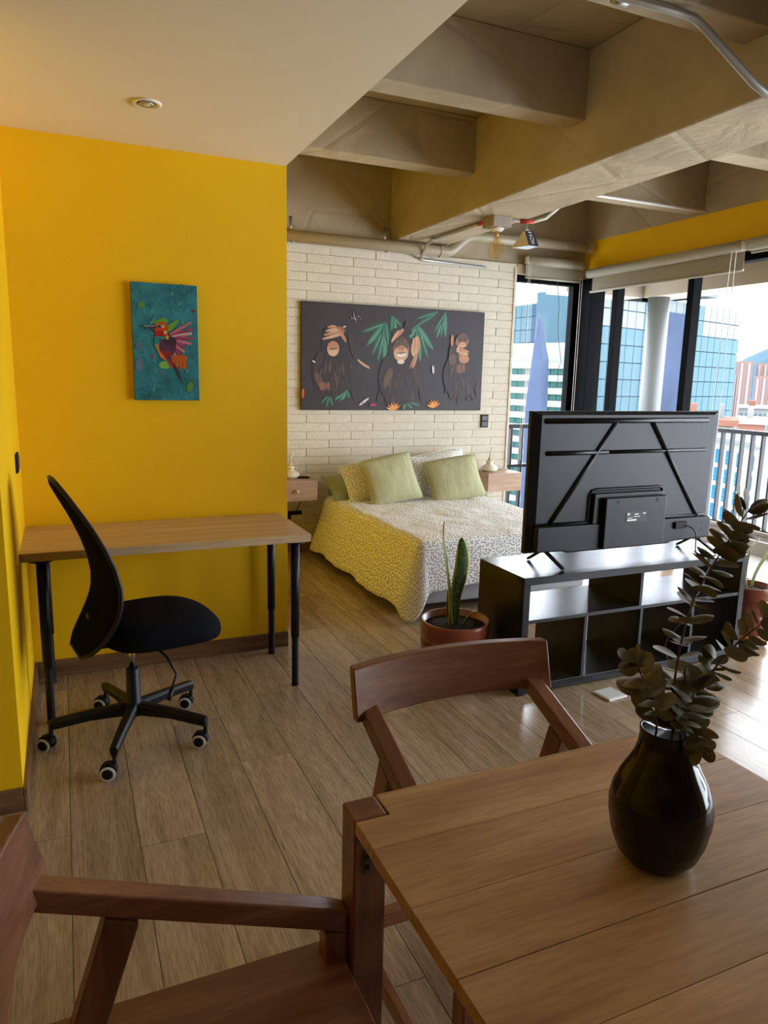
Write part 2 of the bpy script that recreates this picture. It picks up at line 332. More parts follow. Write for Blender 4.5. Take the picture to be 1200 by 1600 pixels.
# ------------------------------------------------------------------ roller blinds
def blind(label, p, q, r, zt, zb, out, grp='roller blinds'):
    p, q = Vector(p), Vector(q); t = thing('roller_blind', label, 'blind', (p.x,p.y,0), group=grp)
    d = q-p; d.z = 0
    MB().tube([(0,0,zt), (d.x,d.y,zt)], r, 20).build('roller', Mt['blindrail'], t, smooth=True)
    s = Vector(out)*r
    MB().prism([(s.x,s.y,zb), (s.x+.004*out[0],s.y+.004*out[1],zb), (s.x+.004*out[0],s.y+.004*out[1],zt), (s.x,s.y,zt)], d).build('cloth', Mt['blind'], t)
    MB().tube([(s.x,s.y,zb), (s.x+d.x,s.y+d.y,zb)], .011, 10).build('hem_bar', Mt['blindrail'], t, smooth=True)
    u = d.normalized(); e = .012
    m = MB()
    for c in ((0,0), (d.x,d.y)):
        sg = -1 if c == (0,0) else 1
        m.prism([(c[0]+u.x*e*sg*.2-u.y*.024, c[1]+u.y*e*sg*.2+u.x*.024, zt-.03), (c[0]+u.x*e*sg*.2+u.y*.024, c[1]+u.y*e*sg*.2-u.x*.024, zt-.03), (c[0]+u.x*e*sg*.2+u.y*.024, c[1]+u.y*e*sg*.2-u.x*.024, zt+.03), (c[0]+u.x*e*sg*.2-u.y*.024, c[1]+u.y*e*sg*.2+u.x*.024, zt+.03)], u*e*sg)
    m.build('bracket', Mt['white'], t)
    return t
t = blind('beige roller blind half rolled above the narrow window by the brick wall', (3.95,YB-.055,0), (4.57,YB-.055,0), .042, 2.575, 2.43, (0,.6))
cp = [(.30+.012*math.sin(a*.9)+.012*a, -.05, 2.40-.09*a) for a in range(9)]+[(.37,-.05,1.60), (.385,-.05,1.52), (.355,-.05,1.44)]
MB().tube(cp, .0028, 6).build('pull_cord', mat('dark_cord', (.03,.03,.03), .7), t)
MB().tube([(-.02,-.05,2.56), (-.02,-.055,.75)], .002, 6).tube([(.0,-.05,2.56), (.0,-.055,.75)], .002, 6).build('bead_chain', Mt['white'], t)
t = blind('long beige roller blind hanging below the yellow band', (XW-.05,5.74,0), (XW-.05,4.03,0), .042, 2.50, 2.335, (.6,0))
MB().tube([(-.05,-1.70,2.46), (-.05,-1.70,1.10), (-.06,-1.66,1.04), (-.05,-1.62,1.10), (-.05,-1.66,2.46)], .0028, 6).build('bead_chain', Mt['white'], t)
MB().tube([(-.02,.07,2.46), (-.02,.07,.9)], .0028, 6).tube([(-.02,.10,2.46), (-.02,.10,.9)], .0028, 6).build('bead_chain', Mt['white'], t)
t = blind('rolled up beige roller blind at the edge of the picture', (XW-.05,3.97,0), (XW-.05,2.3,0), .045, 2.50, 2.45, (.6,0))
# ------------------------------------------------------------------ pipes, conduit, lamp on the beam
t = thing('drain_pipe', 'fat tan pipe running along the top of the brick wall', 'pipe', (1.1,5.75,2.56))
def rel(pts, o): return [Vector(p)-Vector(o) for p in pts]
o_ = (1.1,5.75,2.56)
MB().tube(rel([(1.1,5.75,2.575), (3.02,5.75,2.568), (3.10,5.75,2.572), (3.15,5.75,2.60), (3.24,5.75,2.68), (3.29,5.75,2.71), (3.37,5.75,2.722), (4.62,5.75,2.735)], o_), .045, 20).build('pipe_run', Mt['pvc'], t, smooth=True)
MB().tube(rel([(3.01,5.75,2.568), (3.07,5.75,2.569)], o_), .051, 20).build('collar', Mt['pvc'], t); MB().tube(rel([(4.56,5.75,2.735), (4.62,5.75,2.735)], o_), .052, 20).build('collar', Mt['pvc'], t)
for x, z in ((1.71,2.575), (2.52,2.57)):
    m = MB(); pts = [(x,5.75+.05*math.sin(a), z-.05*math.cos(a)) for a in [PI*1.05*k/8-.4 for k in range(9)]]
    m.tube(rel(pts, o_), .007, 8); m.box(Vector((x-.014,5.79,z))-Vector(o_), Vector((x+.014,5.797,z+.15))-Vector(o_)); m.build('strap', Mt['steel'], t, smooth=True)
LX, LY = 2.885, 4.64
t = thing('conduit', 'thin grey steel conduit from the bulb box to the brick wall', 'conduit', (LX,LY,2.615))
o_ = (LX,LY,2.615)
MB().tube(rel([(LX-.03,LY+.08,2.614), (2.84,5.3,2.614), (2.83,5.50,2.612), (2.83,5.62,2.59), (2.84,5.72,2.53), (2.86,5.80,2.505), (2.90,5.832,2.50), (3.53,5.832,2.483)], o_), .012, 10).build('tube', Mt['steel'], t, smooth=True)
MB().tube(rel([(LX-.028,LY+.085,2.614), (2.852,LY+.20,2.614)], o_), .015, 10).build('joint', Mt['red'], t, smooth=True)
MB().box(Vector((2.80,5.49,2.60))-Vector(o_), Vector((2.86,5.52,2.627))-Vector(o_)).build('clip', Mt['steel'], t)
t = thing('conduit', 'white conduit with a red joint leaving the bulb box towards the window', 'conduit', (LX,LY,2.615))
MB().tube(rel([(LX+.08,LY-.03,2.614), (3.05,4.60,2.612), (3.14,4.56,2.61), (3.20,4.50,2.63), (3.30,4.40,2.74), (3.36,4.40,2.79), (3.45,4.41,2.805), (4.62,4.41,2.805)], o_), .010, 10).build('tube', Mt['white'], t, smooth=True)
MB().tube(rel([(3.05,4.60,2.612), (3.14,4.56,2.61)], o_), .0145, 10).build('joint', Mt['red'], t, smooth=True)
t = thing('conduit', 'bent grey conduit under the nearest concrete rib', 'conduit', (1.9,2.29,2.83))
o_ = (1.9,2.29,2.83)
MB().tube(rel([(1.0+.09,2.29,2.838), (2.12,2.265,2.836), (2.20,2.25,2.825), (2.25,2.245,2.80), (2.50,2.215,2.64), (2.57,2.21,2.612), (2.66,2.20,2.607), (3.0,2.18,2.607)], o_), .016, 12).build('tube', Mt['steel'], t, smooth=True)
MB().tube(rel([(1.86,2.29,2.838), (1.92,2.29,2.838)], o_), .02, 12).build('coupling', Mt['steel'], t, smooth=True)
# bulb
t = thing('ceiling_lamp', 'bare round glass bulb in a grey box under the concrete beam', 'lamp', (LX,LY,2.627))
MB().cbox((0,0,-.035), (.15,.15,.07)).build('junction_box', mat('grey_wood_box', (.30,.25,.20), .7, vary=.2, vscale=12, stretch=(8,1,1)), t, bevel=.004)
MB().lathe([(.05,-.07), (.052,-.078), (.04,-.09), (.026,-.094)], 24).build('lampholder', mat('cream_lampholder', (.72,.68,.58), .4), t, smooth=True)
MB().lathe([(.016,-.094), (.017,-.12), (.015,-.125)], 20).build('bulb_cap', mat('brass_cap', (.55,.40,.15), .3, metal=1), t, smooth=True)
prof = [(.014,-.122), (.017,-.132), (.026,-.148), (.045,-.165), (.058,-.19), (.062,-.215), (.057,-.243), (.042,-.265), (.02,-.278), (.001,-.281)]
mb_ = glass_mat('amber_bulb_glass', (.97,.90,.70)); MB().lathe(prof, 28).build('bulb', mb_, t, smooth=True)
fm = MB()
for k in range(6):
    a = k*PI/3; fm.tube([(.006*math.cos(a),.006*math.sin(a),-.13), (.02*math.cos(a),.02*math.sin(a),-.17), (.014*math.cos(a+.4),.014*math.sin(a+.4),-.225)], .0016, 5)
fm.build('filament', mat('filament', (.6,.35,.08), .4, metal=.6), t)
# wedge tag hanging from the conduit
t = thing('hanging_sign', 'small dark wedge tag hanging from the red conduit joint', 'sign', (3.09,4.575,2.60))
MB().tube([(0,0,.01), (.004,0,-.045)], .003, 6).tube([(-.012,0,-.045), (.018,0,-.045)], .006, 8).build('hanger', Mt['steel'], t)
wd = [(-.035,-.03,-.06), (.04,-.03,-.06), (.06,-.075,-.165), (-.02,-.075,-.165)]; wk = [(-.035,-.01,-.06), (.04,-.01,-.06), (.06,.06,-.165), (-.075,.06,-.165)]
MB().add(wd+wk, ((0,1,2,3),(7,6,5,4),(0,4,5,1),(1,5,6,2),(2,6,7,3),(3,7,4,0))).build('wedge', mat('cream_wedge', (.62,.56,.42), .5), t, bevel=.002)
def on(u, v, k=.0025):
    a = Vector(wd[0]).lerp(Vector(wd[1]), u); b = Vector(wd[3]).lerp(Vector(wd[2]), u); return a.lerp(b, v)+Vector((0,-.9,.4))*k
fc = MB().add([on(0,0), on(1,0), on(1,1), on(0,1)], ((0,1,2,3),)).build('label_face', mat('navy_label', (.02,.025,.04), .4), t)
gm = MB()
for (a, b, c, d) in ((.3,.08,.7,.14), (.45,.22,.55,.36), (.3,.3,.7,.36), (.62,.42,.7,.62), (.3,.46,.42,.6), (.3,.68,.62,.74), (.55,.62,.62,.88), (.3,.82,.48,.88)):
    gm.add([on(a,b,.004), on(c,b,.004), on(c,d,.004), on(a,d,.004)], ((0,1,2,3),))
gm.build('white_marks', Mt['white'], fc)
MB().add([(-.075,.06,-.166), (.06,.06,-.166), (.06,-.075,-.166), (-.02,-.075,-.166)], ((0,1,2,3),)).build('lens', mat('pale_lens', (.7,.75,.8), .2), t)
# recessed downlight
t = thing('downlight', 'small round recessed spotlight in the cream ceiling', 'lamp', (.357,3.17,ZC))
MB().lathe([(.058,0), (.058,-.004), (.052,-.008), (.036,-.004), (.030,.012)], 32).build('ring', mat('cream_ring', (.76,.70,.55), .4), t, smooth=True)
MB().lathe([(.031,-.004), (.027,-.010), (.020,-.006)], 28).build('gimbal', mat('brushed_gimbal', (.5,.45,.33), .4, metal=.5), t, smooth=True)
MB().lathe([(.021,-.006), (.012,-.009), (.001,-.010)], 24).build('spot_glass', mat('spot_glass', (.6,.56,.45), .2), t, smooth=True)
# ================================================================== FURNITURE
Mt['deskwood'] = wood('light_desk_wood', (.42,.28,.145), (.52,.365,.20), (.62,.45,.265), 'X', 2.2, 12, rough=.38, rnd=False, fine=.25)
Mt['table'] = wood('acacia_tabletop', (.41,.22,.09), (.53,.31,.13), (.62,.39,.185), 'X', 2.6, 9, rough=.32, fine=.3, tint=(.96,1.05))
Mt['chairx'] = wood('red_brown_timber', (.145,.052,.021), (.22,.084,.035), (.32,.14,.063), 'X', 3, 9, rough=.33, rnd=False, fine=.3)
Mt['chairy'] = wood('red_brown_timber_cross', (.145,.052,.021), (.22,.084,.035), (.32,.14,.063), 'Y', 3, 9, rough=.33, rnd=False, fine=.3)
Mt['chairz'] = wood('red_brown_timber_upright', (.145,.052,.021), (.22,.084,.035), (.32,.14,.063), 'Z', 3, 9, rough=.33, rnd=False, fine=.3)
Mt['night'] = wood('nightstand_wood', (.34,.205,.125), (.44,.285,.185), (.52,.36,.25), 'X', 2.5, 12, rough=.45, rnd=False, fine=.2)
Mt['fabric'] = mat('black_chair_fabric', (.006,.006,.008), .95, spec=.06, bump=.3, bscale=400)
Mt['rubber'] = mat('black_rubber', (.008,.008,.008), .6, spec=.25)
Mt['greyring'] = mat('grey_wheel_ring', (.60,.60,.58), .5)
Mt['chrome'] = mat('gas_lift_chrome', (.5,.5,.5), .2, metal=1)
# ------------------------------------------------------------------ desk
DZ = .764
t = thing('desk', 'light wood desk on black round legs against the yellow wall', 'desk', (.42,3.45,0))
MB().box((-.625,-.275,DZ-.036), (.615,.285,DZ)).build('desktop', Mt['deskwood'], t, bevel=.002)
for x in (-.542, .55):
    for y in (-.228, .215):
        l = MB().tube([(x,y,.25), (x,y,DZ-.04)], .0205, 20).build('leg', Mt['black'], t, smooth=False)
        l.data.polygons.foreach_set('use_smooth', [len(p.vertices) == 4 for p in l.data.polygons])
        MB().tube([(x,y,.004), (x,y,.25)], .0165, 20).tube([(x,y,0), (x,y,.006)], .019, 20).build('leg_extension', Mt['black'], l)
        MB().tube([(x,y,DZ-.044), (x,y,DZ-.0365)], .05, 20).build('mount_plate', Mt['black'], l)
# ------------------------------------------------------------------ office chair
OC = thing('office_chair', 'black swivel chair with tall curved back turned to the desk', 'chair', (.20,2.965,0), rz=math.radians(10))
rz0 = math.radians(10)
MB().lathe([(.032,.10), (.034,.115), (.034,.155), (.029,.165), (.027,.30), (.024,.305)], 24).build('hub_column', Mt['black'], OC, smooth=True)
MB().lathe([(.013,.30), (.013,.44)], 16).build('gas_lift', Mt['chrome'], OC, smooth=True)
for k in range(5):
    a = PI+k*2*PI/5-rz0; c, s = math.cos(a), math.sin(a); R = Matrix.Rotation(a, 4, 'Z')
    lg = MB(); pr = []
    for r, zb, zt, wd in ((.02,.103,.158,.030), (.17,.105,.147,.026), (.305,.090,.132,.022), (.325,.088,.128,.020)):
        pr.append([R @ Vector(p) for p in ((r,-wd*.55,zb), (r,wd*.55,zb), (r,wd*.8,zt-.012), (r,wd*.45,zt), (r,-wd*.45,zt), (r,-wd*.8,zt-.012))])
    vs = [p for q in pr for p in q]; fs = [tuple(range(5,-1,-1)), tuple(range(18,24))]
    for i in range(3):
        for j in range(6): fs.append((i*6+j, i*6+(j+1)%6, (i+1)*6+(j+1)%6, (i+1)*6+j))
    leg = lg.add(vs, fs).build('star_leg', Mt['black'], OC, bevel=.003)
    # caster: swivel stem, hood, twin wheels with grey ring
    cx, cy = .318*c, .318*s; sw = Matrix.Rotation([2.6, 2.9, 2.7, 2.75, 2.65][k]-rz0, 4, 'Z'); T = Matrix.Translation((cx,cy,0)) @ sw
    cs = MB().tube([T @ Vector((0,0,.055)), T @ Vector((0,0,.095))], .008, 10); WR = .029
    hood = [(.022+.033*math.cos(q), .030+.033*math.sin(q)) for q in [PI*j/8-.1 for j in range(9)]]
    cs.prism([T @ Vector((x,-.014,z)) for x, z in hood], (T.to_3x3() @ Vector((0,.028,0))))
    for e in (-1, 1):
        mx = T @ Matrix.Translation((.022,e*.014,WR)) @ Matrix.Rotation(-e*PI/2, 4, 'X')
        cs.lathe([(.019,0), (WR-.002,0), (WR,.002), (WR,.011), (WR-.002,.0125)], 24, mi=0, m=mx)
        cs.lathe([(WR,.0128), (WR-.001,.0145), (.0205,.0150)], 24, mi=1, m=mx); cs.lathe([(.0205,.0152), (.017,.0172), (.001,.0178)], 24, mi=2, m=mx)
    cs.build('caster', [Mt['rubber'], Mt['greyring'], Mt['rubber']], leg)
# seat: rounded trapezoid cushion, dipped at the back, waterfall front
def seat(u, v):
    th = 2*PI*u; q = 2.0/3.4
    cx = math.copysign(abs(math.cos(th))**q, math.cos(th)); sy = math.copysign(abs(math.sin(th))**q, math.sin(th))
    prof = [(0,.445), (.55,.430), (.84,.432), (.965,.452), (1,.482), (.975,.515), (.86,.536), (.5,.545), (0,.548)]
    t_ = v*(len(prof)-1); i = min(int(t_), len(prof)-2); fr = t_-i; r = prof[i][0]*(1-fr)+prof[i+1][0]*fr; z = prof[i][1]*(1-fr)+prof[i+1][1]*fr
    x = .105+.245*cx*r; y = .235*sy*r*(1-.10*(cx*r)**2)
    z -= .035*max(0, (x-.16)/.2)**2*1.1; z += .004*math.cos(y*13)
    return Vector((x, y, z))
MB().grid(seat, 40, 16).build('seat', Mt['fabric'], OC, smooth=True, sub=1)
MB().box((-.06,-.09,.405), (.20,.09,.437)).build('tilt_mechanism', Mt['black'], OC, bevel=.006)
MB().tube([(.06,-.08,.42), (.085,-.19,.40), (.115,-.215,.33), (.07,-.26,.262)], .006, 8).tube([(.084,-.245,.282), (.064,-.267,.254)], .010, 8).build('height_lever', Mt['black'], OC, smooth=True)
# backrest: tall egg-shaped shell with an S profile, tapering to the top
prof = [(.42,-.215,.09), (.45,-.20,.155), (.50,-.170,.195), (.56,-.140,.215), (.63,-.117,.222), (.70,-.112,.220), (.78,-.125,.208), (.86,-.150,.187), (.94,-.183,.160), (1.01,-.218,.130), (1.06,-.243,.100), (1.09,-.258,.068), (1.105,-.264,.030)]
def back(side):
    def fn(u, v):
        t_ = v*(len(prof)-1); i = min(int(t_), len(prof)-2); fr = t_-i; z, x, hw = [prof[i][k]*(1-fr)+prof[i+1][k]*fr for k in range(3)]
        y = (2*u-1)*hw; e = abs(2*u-1); curl = .030*(y/.22)**2
        th = .014*(1-e**4)*min(1, 6*v+.02)*min(1, 8*(1-v)+.02)
        return Vector((x+curl+side*th-.002*(side < 0), y, z))
    return fn
bk = MB().grid(back(1), 16, 26).grid(back(-1), 16, 26).build('backrest', Mt['fabric'], OC, smooth=True)
edge = [back(0)(0, v/26) for v in range(27)]+[back(0)(1, 1-v/26) for v in range(27)]
MB().tube(edge+[edge[0]], .0085, 8, caps=False).build('edge_frame', Mt['black'], bk, smooth=True)
MB().bar((-.02,0,.42), (-.17,0,.43), .06, .018).bar((-.165,0,.425), (-.155,0,.56), .05, .016, upv=(1,0,0)).build('back_bracket', Mt['black'], OC, bevel=.004)
# ------------------------------------------------------------------ dining table
TX0, TX1, TY0, TY1, TZ = .418, 1.205, .30, 1.10, .75
t = thing('dining_table', 'square wooden dining table carrying the dark vase', 'table', (.81,.70,0))
o_ = Vector((.81,.70,0)); LG = .062
lx0, lx1, ly0, ly1 = TX0-.81, TX1-.81, TY0-.70, TY1-.70
bys = [(.955,1.10), (.815,.9545), (.6815,.8145), (.5605,.6795), (.4205,.5595), (.30,.42)]
for i, (a, b) in enumerate(bys):
    a -= .70; b -= .70; m = MB(); g = .003
    if i in (0, 5):      # notched round the leg tops
        yn = (ly1-LG-g) if i == 0 else (ly0+LG+g); yo = b if i == 0 else a; yi = a if i == 0 else b
        lp = [(lx0,yi), (lx1,yi), (lx1,yn), (lx1-LG-g,yn), (lx1-LG-g,yo), (lx0+LG+g,yo), (lx0+LG+g,yn), (lx0,yn)]
        m.prism([(x,y,TZ-.024) for x, y in lp], (0,0,.024))
    else: m.box((lx0,a,TZ-.024), (lx1,b,TZ))
    m.build('tabletop_board', Mt['table'], t, bevel=.002 if i in (0,5) else .0006)
for sx in (0, 1):
    for sy in (0, 1):
        x = lx0 if sx == 0 else lx1-LG; y = ly0 if sy == 0 else ly1-LG
        lg = MB().box((x,y,0), (x+LG,y+LG,TZ-.0005)).build('leg', Mt['chairz'], t, bevel=.004)
        cx = x+(LG if sx == 0 else 0); cyy = y+LG/2
MB().box((lx0+LG,ly0+.005,TZ-.09), (lx1-LG,ly0+.028,TZ-.0245)).box((lx0+LG,ly1-.028,TZ-.09), (lx1-LG,ly1-.005,TZ-.0245)).build('apron', Mt['chairx'], t, bevel=.002)
MB().box((lx0+.012,ly0+LG,TZ-.045), (lx0+.03,ly1-LG,TZ-.0245)).box((lx1-.03,ly0+LG,TZ-.045), (lx1-.012,ly1-LG,TZ-.0245)).build('side_rail', Mt['chairy'], t, bevel=.002)
bp = MB().box((lx0+.018,ly1-LG-.0035,TZ-.105), (lx0+.029,ly1-LG,TZ-.06)).build('bolt_plate', mat('brown_plate', (.10,.07,.04), .5, metal=.3), t)
MB().tube([(lx0+.0235,ly1-LG-.005,TZ-.092), (lx0+.0235,ly1-LG-.003,TZ-.092)], .0042, 10).tube([(lx0+.0235,ly1-LG-.005,TZ-.072), (lx0+.0235,ly1-LG-.003,TZ-.072)], .0042, 10).build('bolt_hole', Mt['black'], bp)
# ------------------------------------------------------------------ dining chairs
def dining_chair(label, loc, rz):
    t = thing('dining_chair', label, 'chair', loc, rz)
    V = .228
    # seat panel, gently dished
    def st(u, v):
        x = -.245+.505*u; y = (-.262+.524*v)
        return Vector((x, y, .468-.010*math.sin(PI*u)*math.sin(PI*v)))
    m = MB().grid(st, 12, 12); n = len(m.v)
    rim = [j for j in range(13)]+[13*k+12 for k in range(1,13)]+[13*12+j for j in range(11,-1,-1)]+[13*k for k in range(11,0,-1)]
    lo = [(m.v[i][0], m.v[i][1], .446) for i in rim]; b0 = len(m.v); m.v += lo; L = len(rim)
    for i in range(L): m.f.append((rim[i], rim[(i+1)%L], b0+(i+1)%L, b0+i)); m.mi.append(0)
    m.f.append(tuple(range(b0, b0+L))); m.mi.append(0)
    m.build('seat', Mt['chairx'], t, bevel=.002)
    for s in (-1, 1):
        y = s*V
        # sloping arm
        MB().prism([(-.235,y-.02,.712), (-.235,y-.02,.752), (.235,y-.02,.572), (.268,y-.02,.556), (.268,y-.02,.512), (.225,y-.02,.532)], (0,.04,0)).build('armrest', Mt['chairx'], t, bevel=.004)
        MB().prism([(.225,y-.019,.0), (.266,y-.019,.0), (.266,y-.019,.515), (.225,y-.019,.525)], (0,.038,0)).build('front_leg', Mt['chairz'], t, bevel=.003)
        MB().prism([(-.345,y-.018,0), (-.300,y-.018,0), (-.085,y-.018,.645), (-.135,y-.018,.668)], (0,.036,0)).build('rear_leg', Mt['chairz'], t, bevel=.003)
        MB().box((-.29,y-.012,.085), (.235,y+.012,.125)).build('side_stretcher', Mt['chairx'], t, bevel=.003)
        MB().box((-.17,y-.012,.395), (.23,y+.012,.446)).build('seat_rail', Mt['chairx'], t, bevel=.003)
    MB().box((-.300,-V+.01,.11), (-.268,V-.01,.15)).build('rear_stretcher', Mt['chairy'], t, bevel=.003)
    MB().box((.222,-V+.01,.395), (.242,V-.01,.446)).build('front_rail', Mt['chairy'], t, bevel=.003)
    # bowed backrest board with mitred ends
    n = 20; vs = []
    for i in range(n+1):
        k = 2*i/n-1; y = k*.268; bow = -.045*(1-k*k); 
        zb, zt = .722+.0*k, .842
        if abs(k) > .9: zb -= 0
        for (dx, z) in ((-.225-.012,zb), (-.225+.018,zb+.002), (-.253+.016,zt), (-.253-.012,zt)): vs.append(Vector((dx+bow, y, z)))
    fs = [(0,3,2,1), tuple(n*4+j for j in range(4))]
    for i in range(n):
        for j in range(4): fs.append((i*4+j, i*4+(j+1)%4, (i+1)*4+(j+1)%4, (i+1)*4+j))
    MB().add(vs, fs).build('backrest', Mt['chairy'], t, bevel=.003, smooth='auto')
    return t
dining_chair('reddish brown wooden armchair at the corner of the picture, sloping arm in view', (.15,.85,0), 0)
dining_chair('reddish brown wooden armchair pushed under the far side of the table', (.84,1.205,0), -PI/2)
# ------------------------------------------------------------------ low shelf unit
Mt['shelf'] = mat('black_brown_shelf', (.013,.013,.015), .22, spec=.38, bump=.05, bscale=60, stretch=(1,14,14))
KX0, KX1, KY0, KY1, KZ = 1.925, 3.385, 2.705, 3.105, .59
t = thing('shelf_unit', 'black open shelf unit under the television', 'shelf', ((KX0+KX1)/2,(KY0+KY1)/2,0))
xc, yc = (KX0+KX1)/2, (KY0+KY1)/2; hx, hy = (KX1-KX0)/2, (KY1-KY0)/2
TH = .038
MB().box((-hx,-hy,0), (-hx+TH,hy,KZ-TH)).build('side_panel', Mt['shelf'], t, bevel=.0015)
MB().box((hx-TH,-hy,0), (hx,hy,KZ-TH)).build('side_panel', Mt['shelf'], t, bevel=.0015)
MB().box((-hx,-hy,KZ-TH), (hx,hy,KZ)).build('top_panel', Mt['shelf'], t, bevel=.0015)
MB().box((-hx+TH,-hy,.012), (hx-TH,hy,.05)).build('bottom_panel', Mt['shelf'], t, bevel=.0015)
MB().box((-hx+TH,-hy+.003,.360), (hx-TH,hy-.003,.378)).build('middle_shelf', Mt['shelf'], t, bevel=.001)
for X in (2.647, ): MB().box((X-xc-.009,-hy+.003,.378), (X-xc+.009,hy-.003,KZ-TH)).build('divider', Mt['shelf'], t, bevel=.001)
for X in (2.305, 2.662, 3.02): MB().box((X-xc-.009,-hy+.003,.05), (X-xc+.009,hy-.003,.36)).build('divider', Mt['shelf'], t, bevel=.001)
# ------------------------------------------------------------------ television, seen from behind
Mt['tv'] = mat('black_tv_shell', (.010,.0105,.012), .36, spec=.3)
Mt['tvmatte'] = mat('black_tv_cover', (.009,.0095,.011), .42, spec=.3)
TVX0, TVX1, TVZ0, TVZ1, TVY = 2.045, 3.265, .655, 1.356, 2.90
t = thing('television', 'black flat television seen from behind on the shelf unit', 'television', ((TVX0+TVX1)/2,TVY,KZ))
tx = (TVX0+TVX1)/2; hw = (TVX1-TVX0)/2; z0 = TVZ0-KZ; z1 = TVZ1-KZ
# shell: flat rim then bevelled step to a raised back plate
def ring(x, za, zb, y): return [Vector((-x,y,za)), Vector((x,y,za)), Vector((x,y,zb)), Vector((-x,y,zb))]
rings = [ring(hw,z0,z1,.022), ring(hw,z0,z1,-.004), ring(hw-.012,z0+.01,z1-.010,-.010), ring(hw-.045,z0+.03,z1-.016,-.026)]
fs = [(3,2,1,0), (12,13,14,15)]
for i in range(3):
    for j in range(4): fs.append((i*4+j, i*4+(j+1)%4, (i+1)*4+(j+1)%4, (i+1)*4+j))
MB().add([p for r in rings for p in r], fs).build('shell', Mt['tv'], t, bevel=.003)
MB().box((-hw+.008,.0222,z0+.012), (hw-.008,.0235,z1-.008)).build('screen', mat('dark_screen', (.01,.01,.012), .1), t)
yb = -.026
def rib(pts, r=.011): return MB().tube([(x-tx, yb-.001, z-KZ) for x, z in pts], r, 12).build('rib', Mt['tv'], t, smooth=True)
rib([(2.115,1.309), (3.165,1.311)], .014); rib([(2.13,1.152), (2.50,1.152)], .012); rib([(2.50,1.152), (3.17,1.152)], .010)
rib([(2.545,1.306), (2.17,.80)], .012); rib([(2.775,1.306), (3.15,.79)], .012)
MB().prism([(x-tx,yb,z-KZ) for x, z in ((2.075,.668), (2.075,.795), (3.21,.790), (3.225,.775), (3.225,.672), (2.95,.665), (2.93,.655), (2.26,.655), (2.24,.664))], (0,-.038,0)).build('lower_housing', Mt['tvmatte'], t, bevel=.008, seg=3)
rib([(2.085,.797), (2.40,.797), (2.405,.93), (2.42,.957), (2.45,.962), (2.86,.962), (2.885,.957), (2.89,.93), (2.893,.795), (3.205,.793)], .009)
MB().prism([(x-tx,yb-.001,z-KZ) for x, z in ((2.41,.66), (2.42,.945), (2.865,.945), (2.878,.93), (2.878,.66))], (0,-.028,0)).build('recess_plate', Mt['tv'], t, bevel=.004)
cb = MB().box((2.465-tx,yb-.062,.662-KZ), (2.868-tx,yb-.02,.925-KZ)).build('electronics_cover', Mt['tvmatte'], t, bevel=.007, seg=3)
for x in (2.54, 2.80): MB().tube([(x-tx,yb-.0625,.905-KZ), (x-tx,yb-.060,.905-KZ)], .009, 12).build('screw_hole', Mt['rubber'], cb)
for x in (2.52, 2.76): MB().tube([(x-tx,yb-.0625,.69-KZ), (x-tx,yb-.060,.69-KZ)], .005, 10).build('screw_hole', Mt['rubber'], cb)
lb = MB().box((2.60-tx,yb-.0635,.795-KZ), (2.735-tx,yb-.0622,.85-KZ)).build('rating_label', mat('black_label', (.008,.008,.008), .5), cb)
lm = MB()
for (a, b, c, d) in ((2.608,.832,2.622,.843), (2.655,.833,2.68,.838), (2.71,.835,2.728,.841), (2.608,.816,2.64,.819), (2.608,.802,2.67,.810), (2.65,.822,2.69,.825)):
    lm.add([(a-tx,yb-.0638,b-KZ), (c-tx,yb-.0638,b-KZ), (c-tx,yb-.0638,d-KZ), (a-tx,yb-.0638,d-KZ)], ((0,1,2,3),))
lm.build('label_print', Mt['white'], lb)
for x in (2.165, 3.185):
    X = x-tx
    MB().bar((X,.0,z0+.012), (X+.025,-.135,.006), .02, .012).bar((X,0,z0+.012), (X-.015,.105,.006), .02, .012).bar((X,.02,z0+.015), (X,-.03,z0+.015), .03, .02).build('foot', Mt['tvmatte'], t, bevel=.002)
MB().box((3.155-tx,yb-.0385,.755-KZ), (3.163-tx,yb-.0375,.763-KZ)).build('port', Mt['rubber'], t); MB().box((3.155-tx,yb-.0385,.715-KZ), (3.163-tx,yb-.0375,.723-KZ)).build('port', Mt['rubber'], t)
MB().box((2.955-tx,yb-.052,.735-KZ), (3.04-tx,yb-.03,.772-KZ)).build('power_plug', Mt['rubber'], t, bevel=.004)
yy = TVY+yb-.05
cpts = [(3.03,yy,.752), (3.055,yy-.03,.735), (3.06,yy-.05,.70), (3.055,yy-.055,.66), (3.06,yy-.06,.612), (3.075,2.74,.604), (3.085,2.698,.590), (3.083,2.690,.55), (3.055,2.69,.50), (3.05,2.690,.44), (3.0,2.690,.385), (2.985,2.70,.30), (2.95,2.80,.12), (2.90,2.74,.056), (2.87,2.69,.056), (2.865,2.62,.03), (2.87,2.53,.006), (2.90,2.50,.006), (2.94,2.54,.006)]
def smooth_path(p, n=5):
    p = [Vector(q) for q in p]; out = []
    for i in range(len(p)-1):
        a, b, c, d = p[max(i-1,0)], p[i], p[i+1], p[min(i+2,len(p)-1)]
        for k in range(n):
            s = k/n; out.append(.5*((2*b)+(c-a)*s+(2*a-5*b+4*c-d)*s*s+(3*b-a-3*c+d)*s*s*s))
    return out+[p[-1]]
o_ = cpts[-1]
tag(MB().tube(smooth_path(cpts), .0038, 8).build('power_cable', mat('grey_cable', (.05,.05,.055), .5), None, smooth=True, origin=o_), 'thin dark power cable trailing from the television to the floor', 'cable')
t = thing('floor_plate', 'white square plate lying on the floor by the shelf unit', 'plate', (2.36,2.56,0), rz=.1)
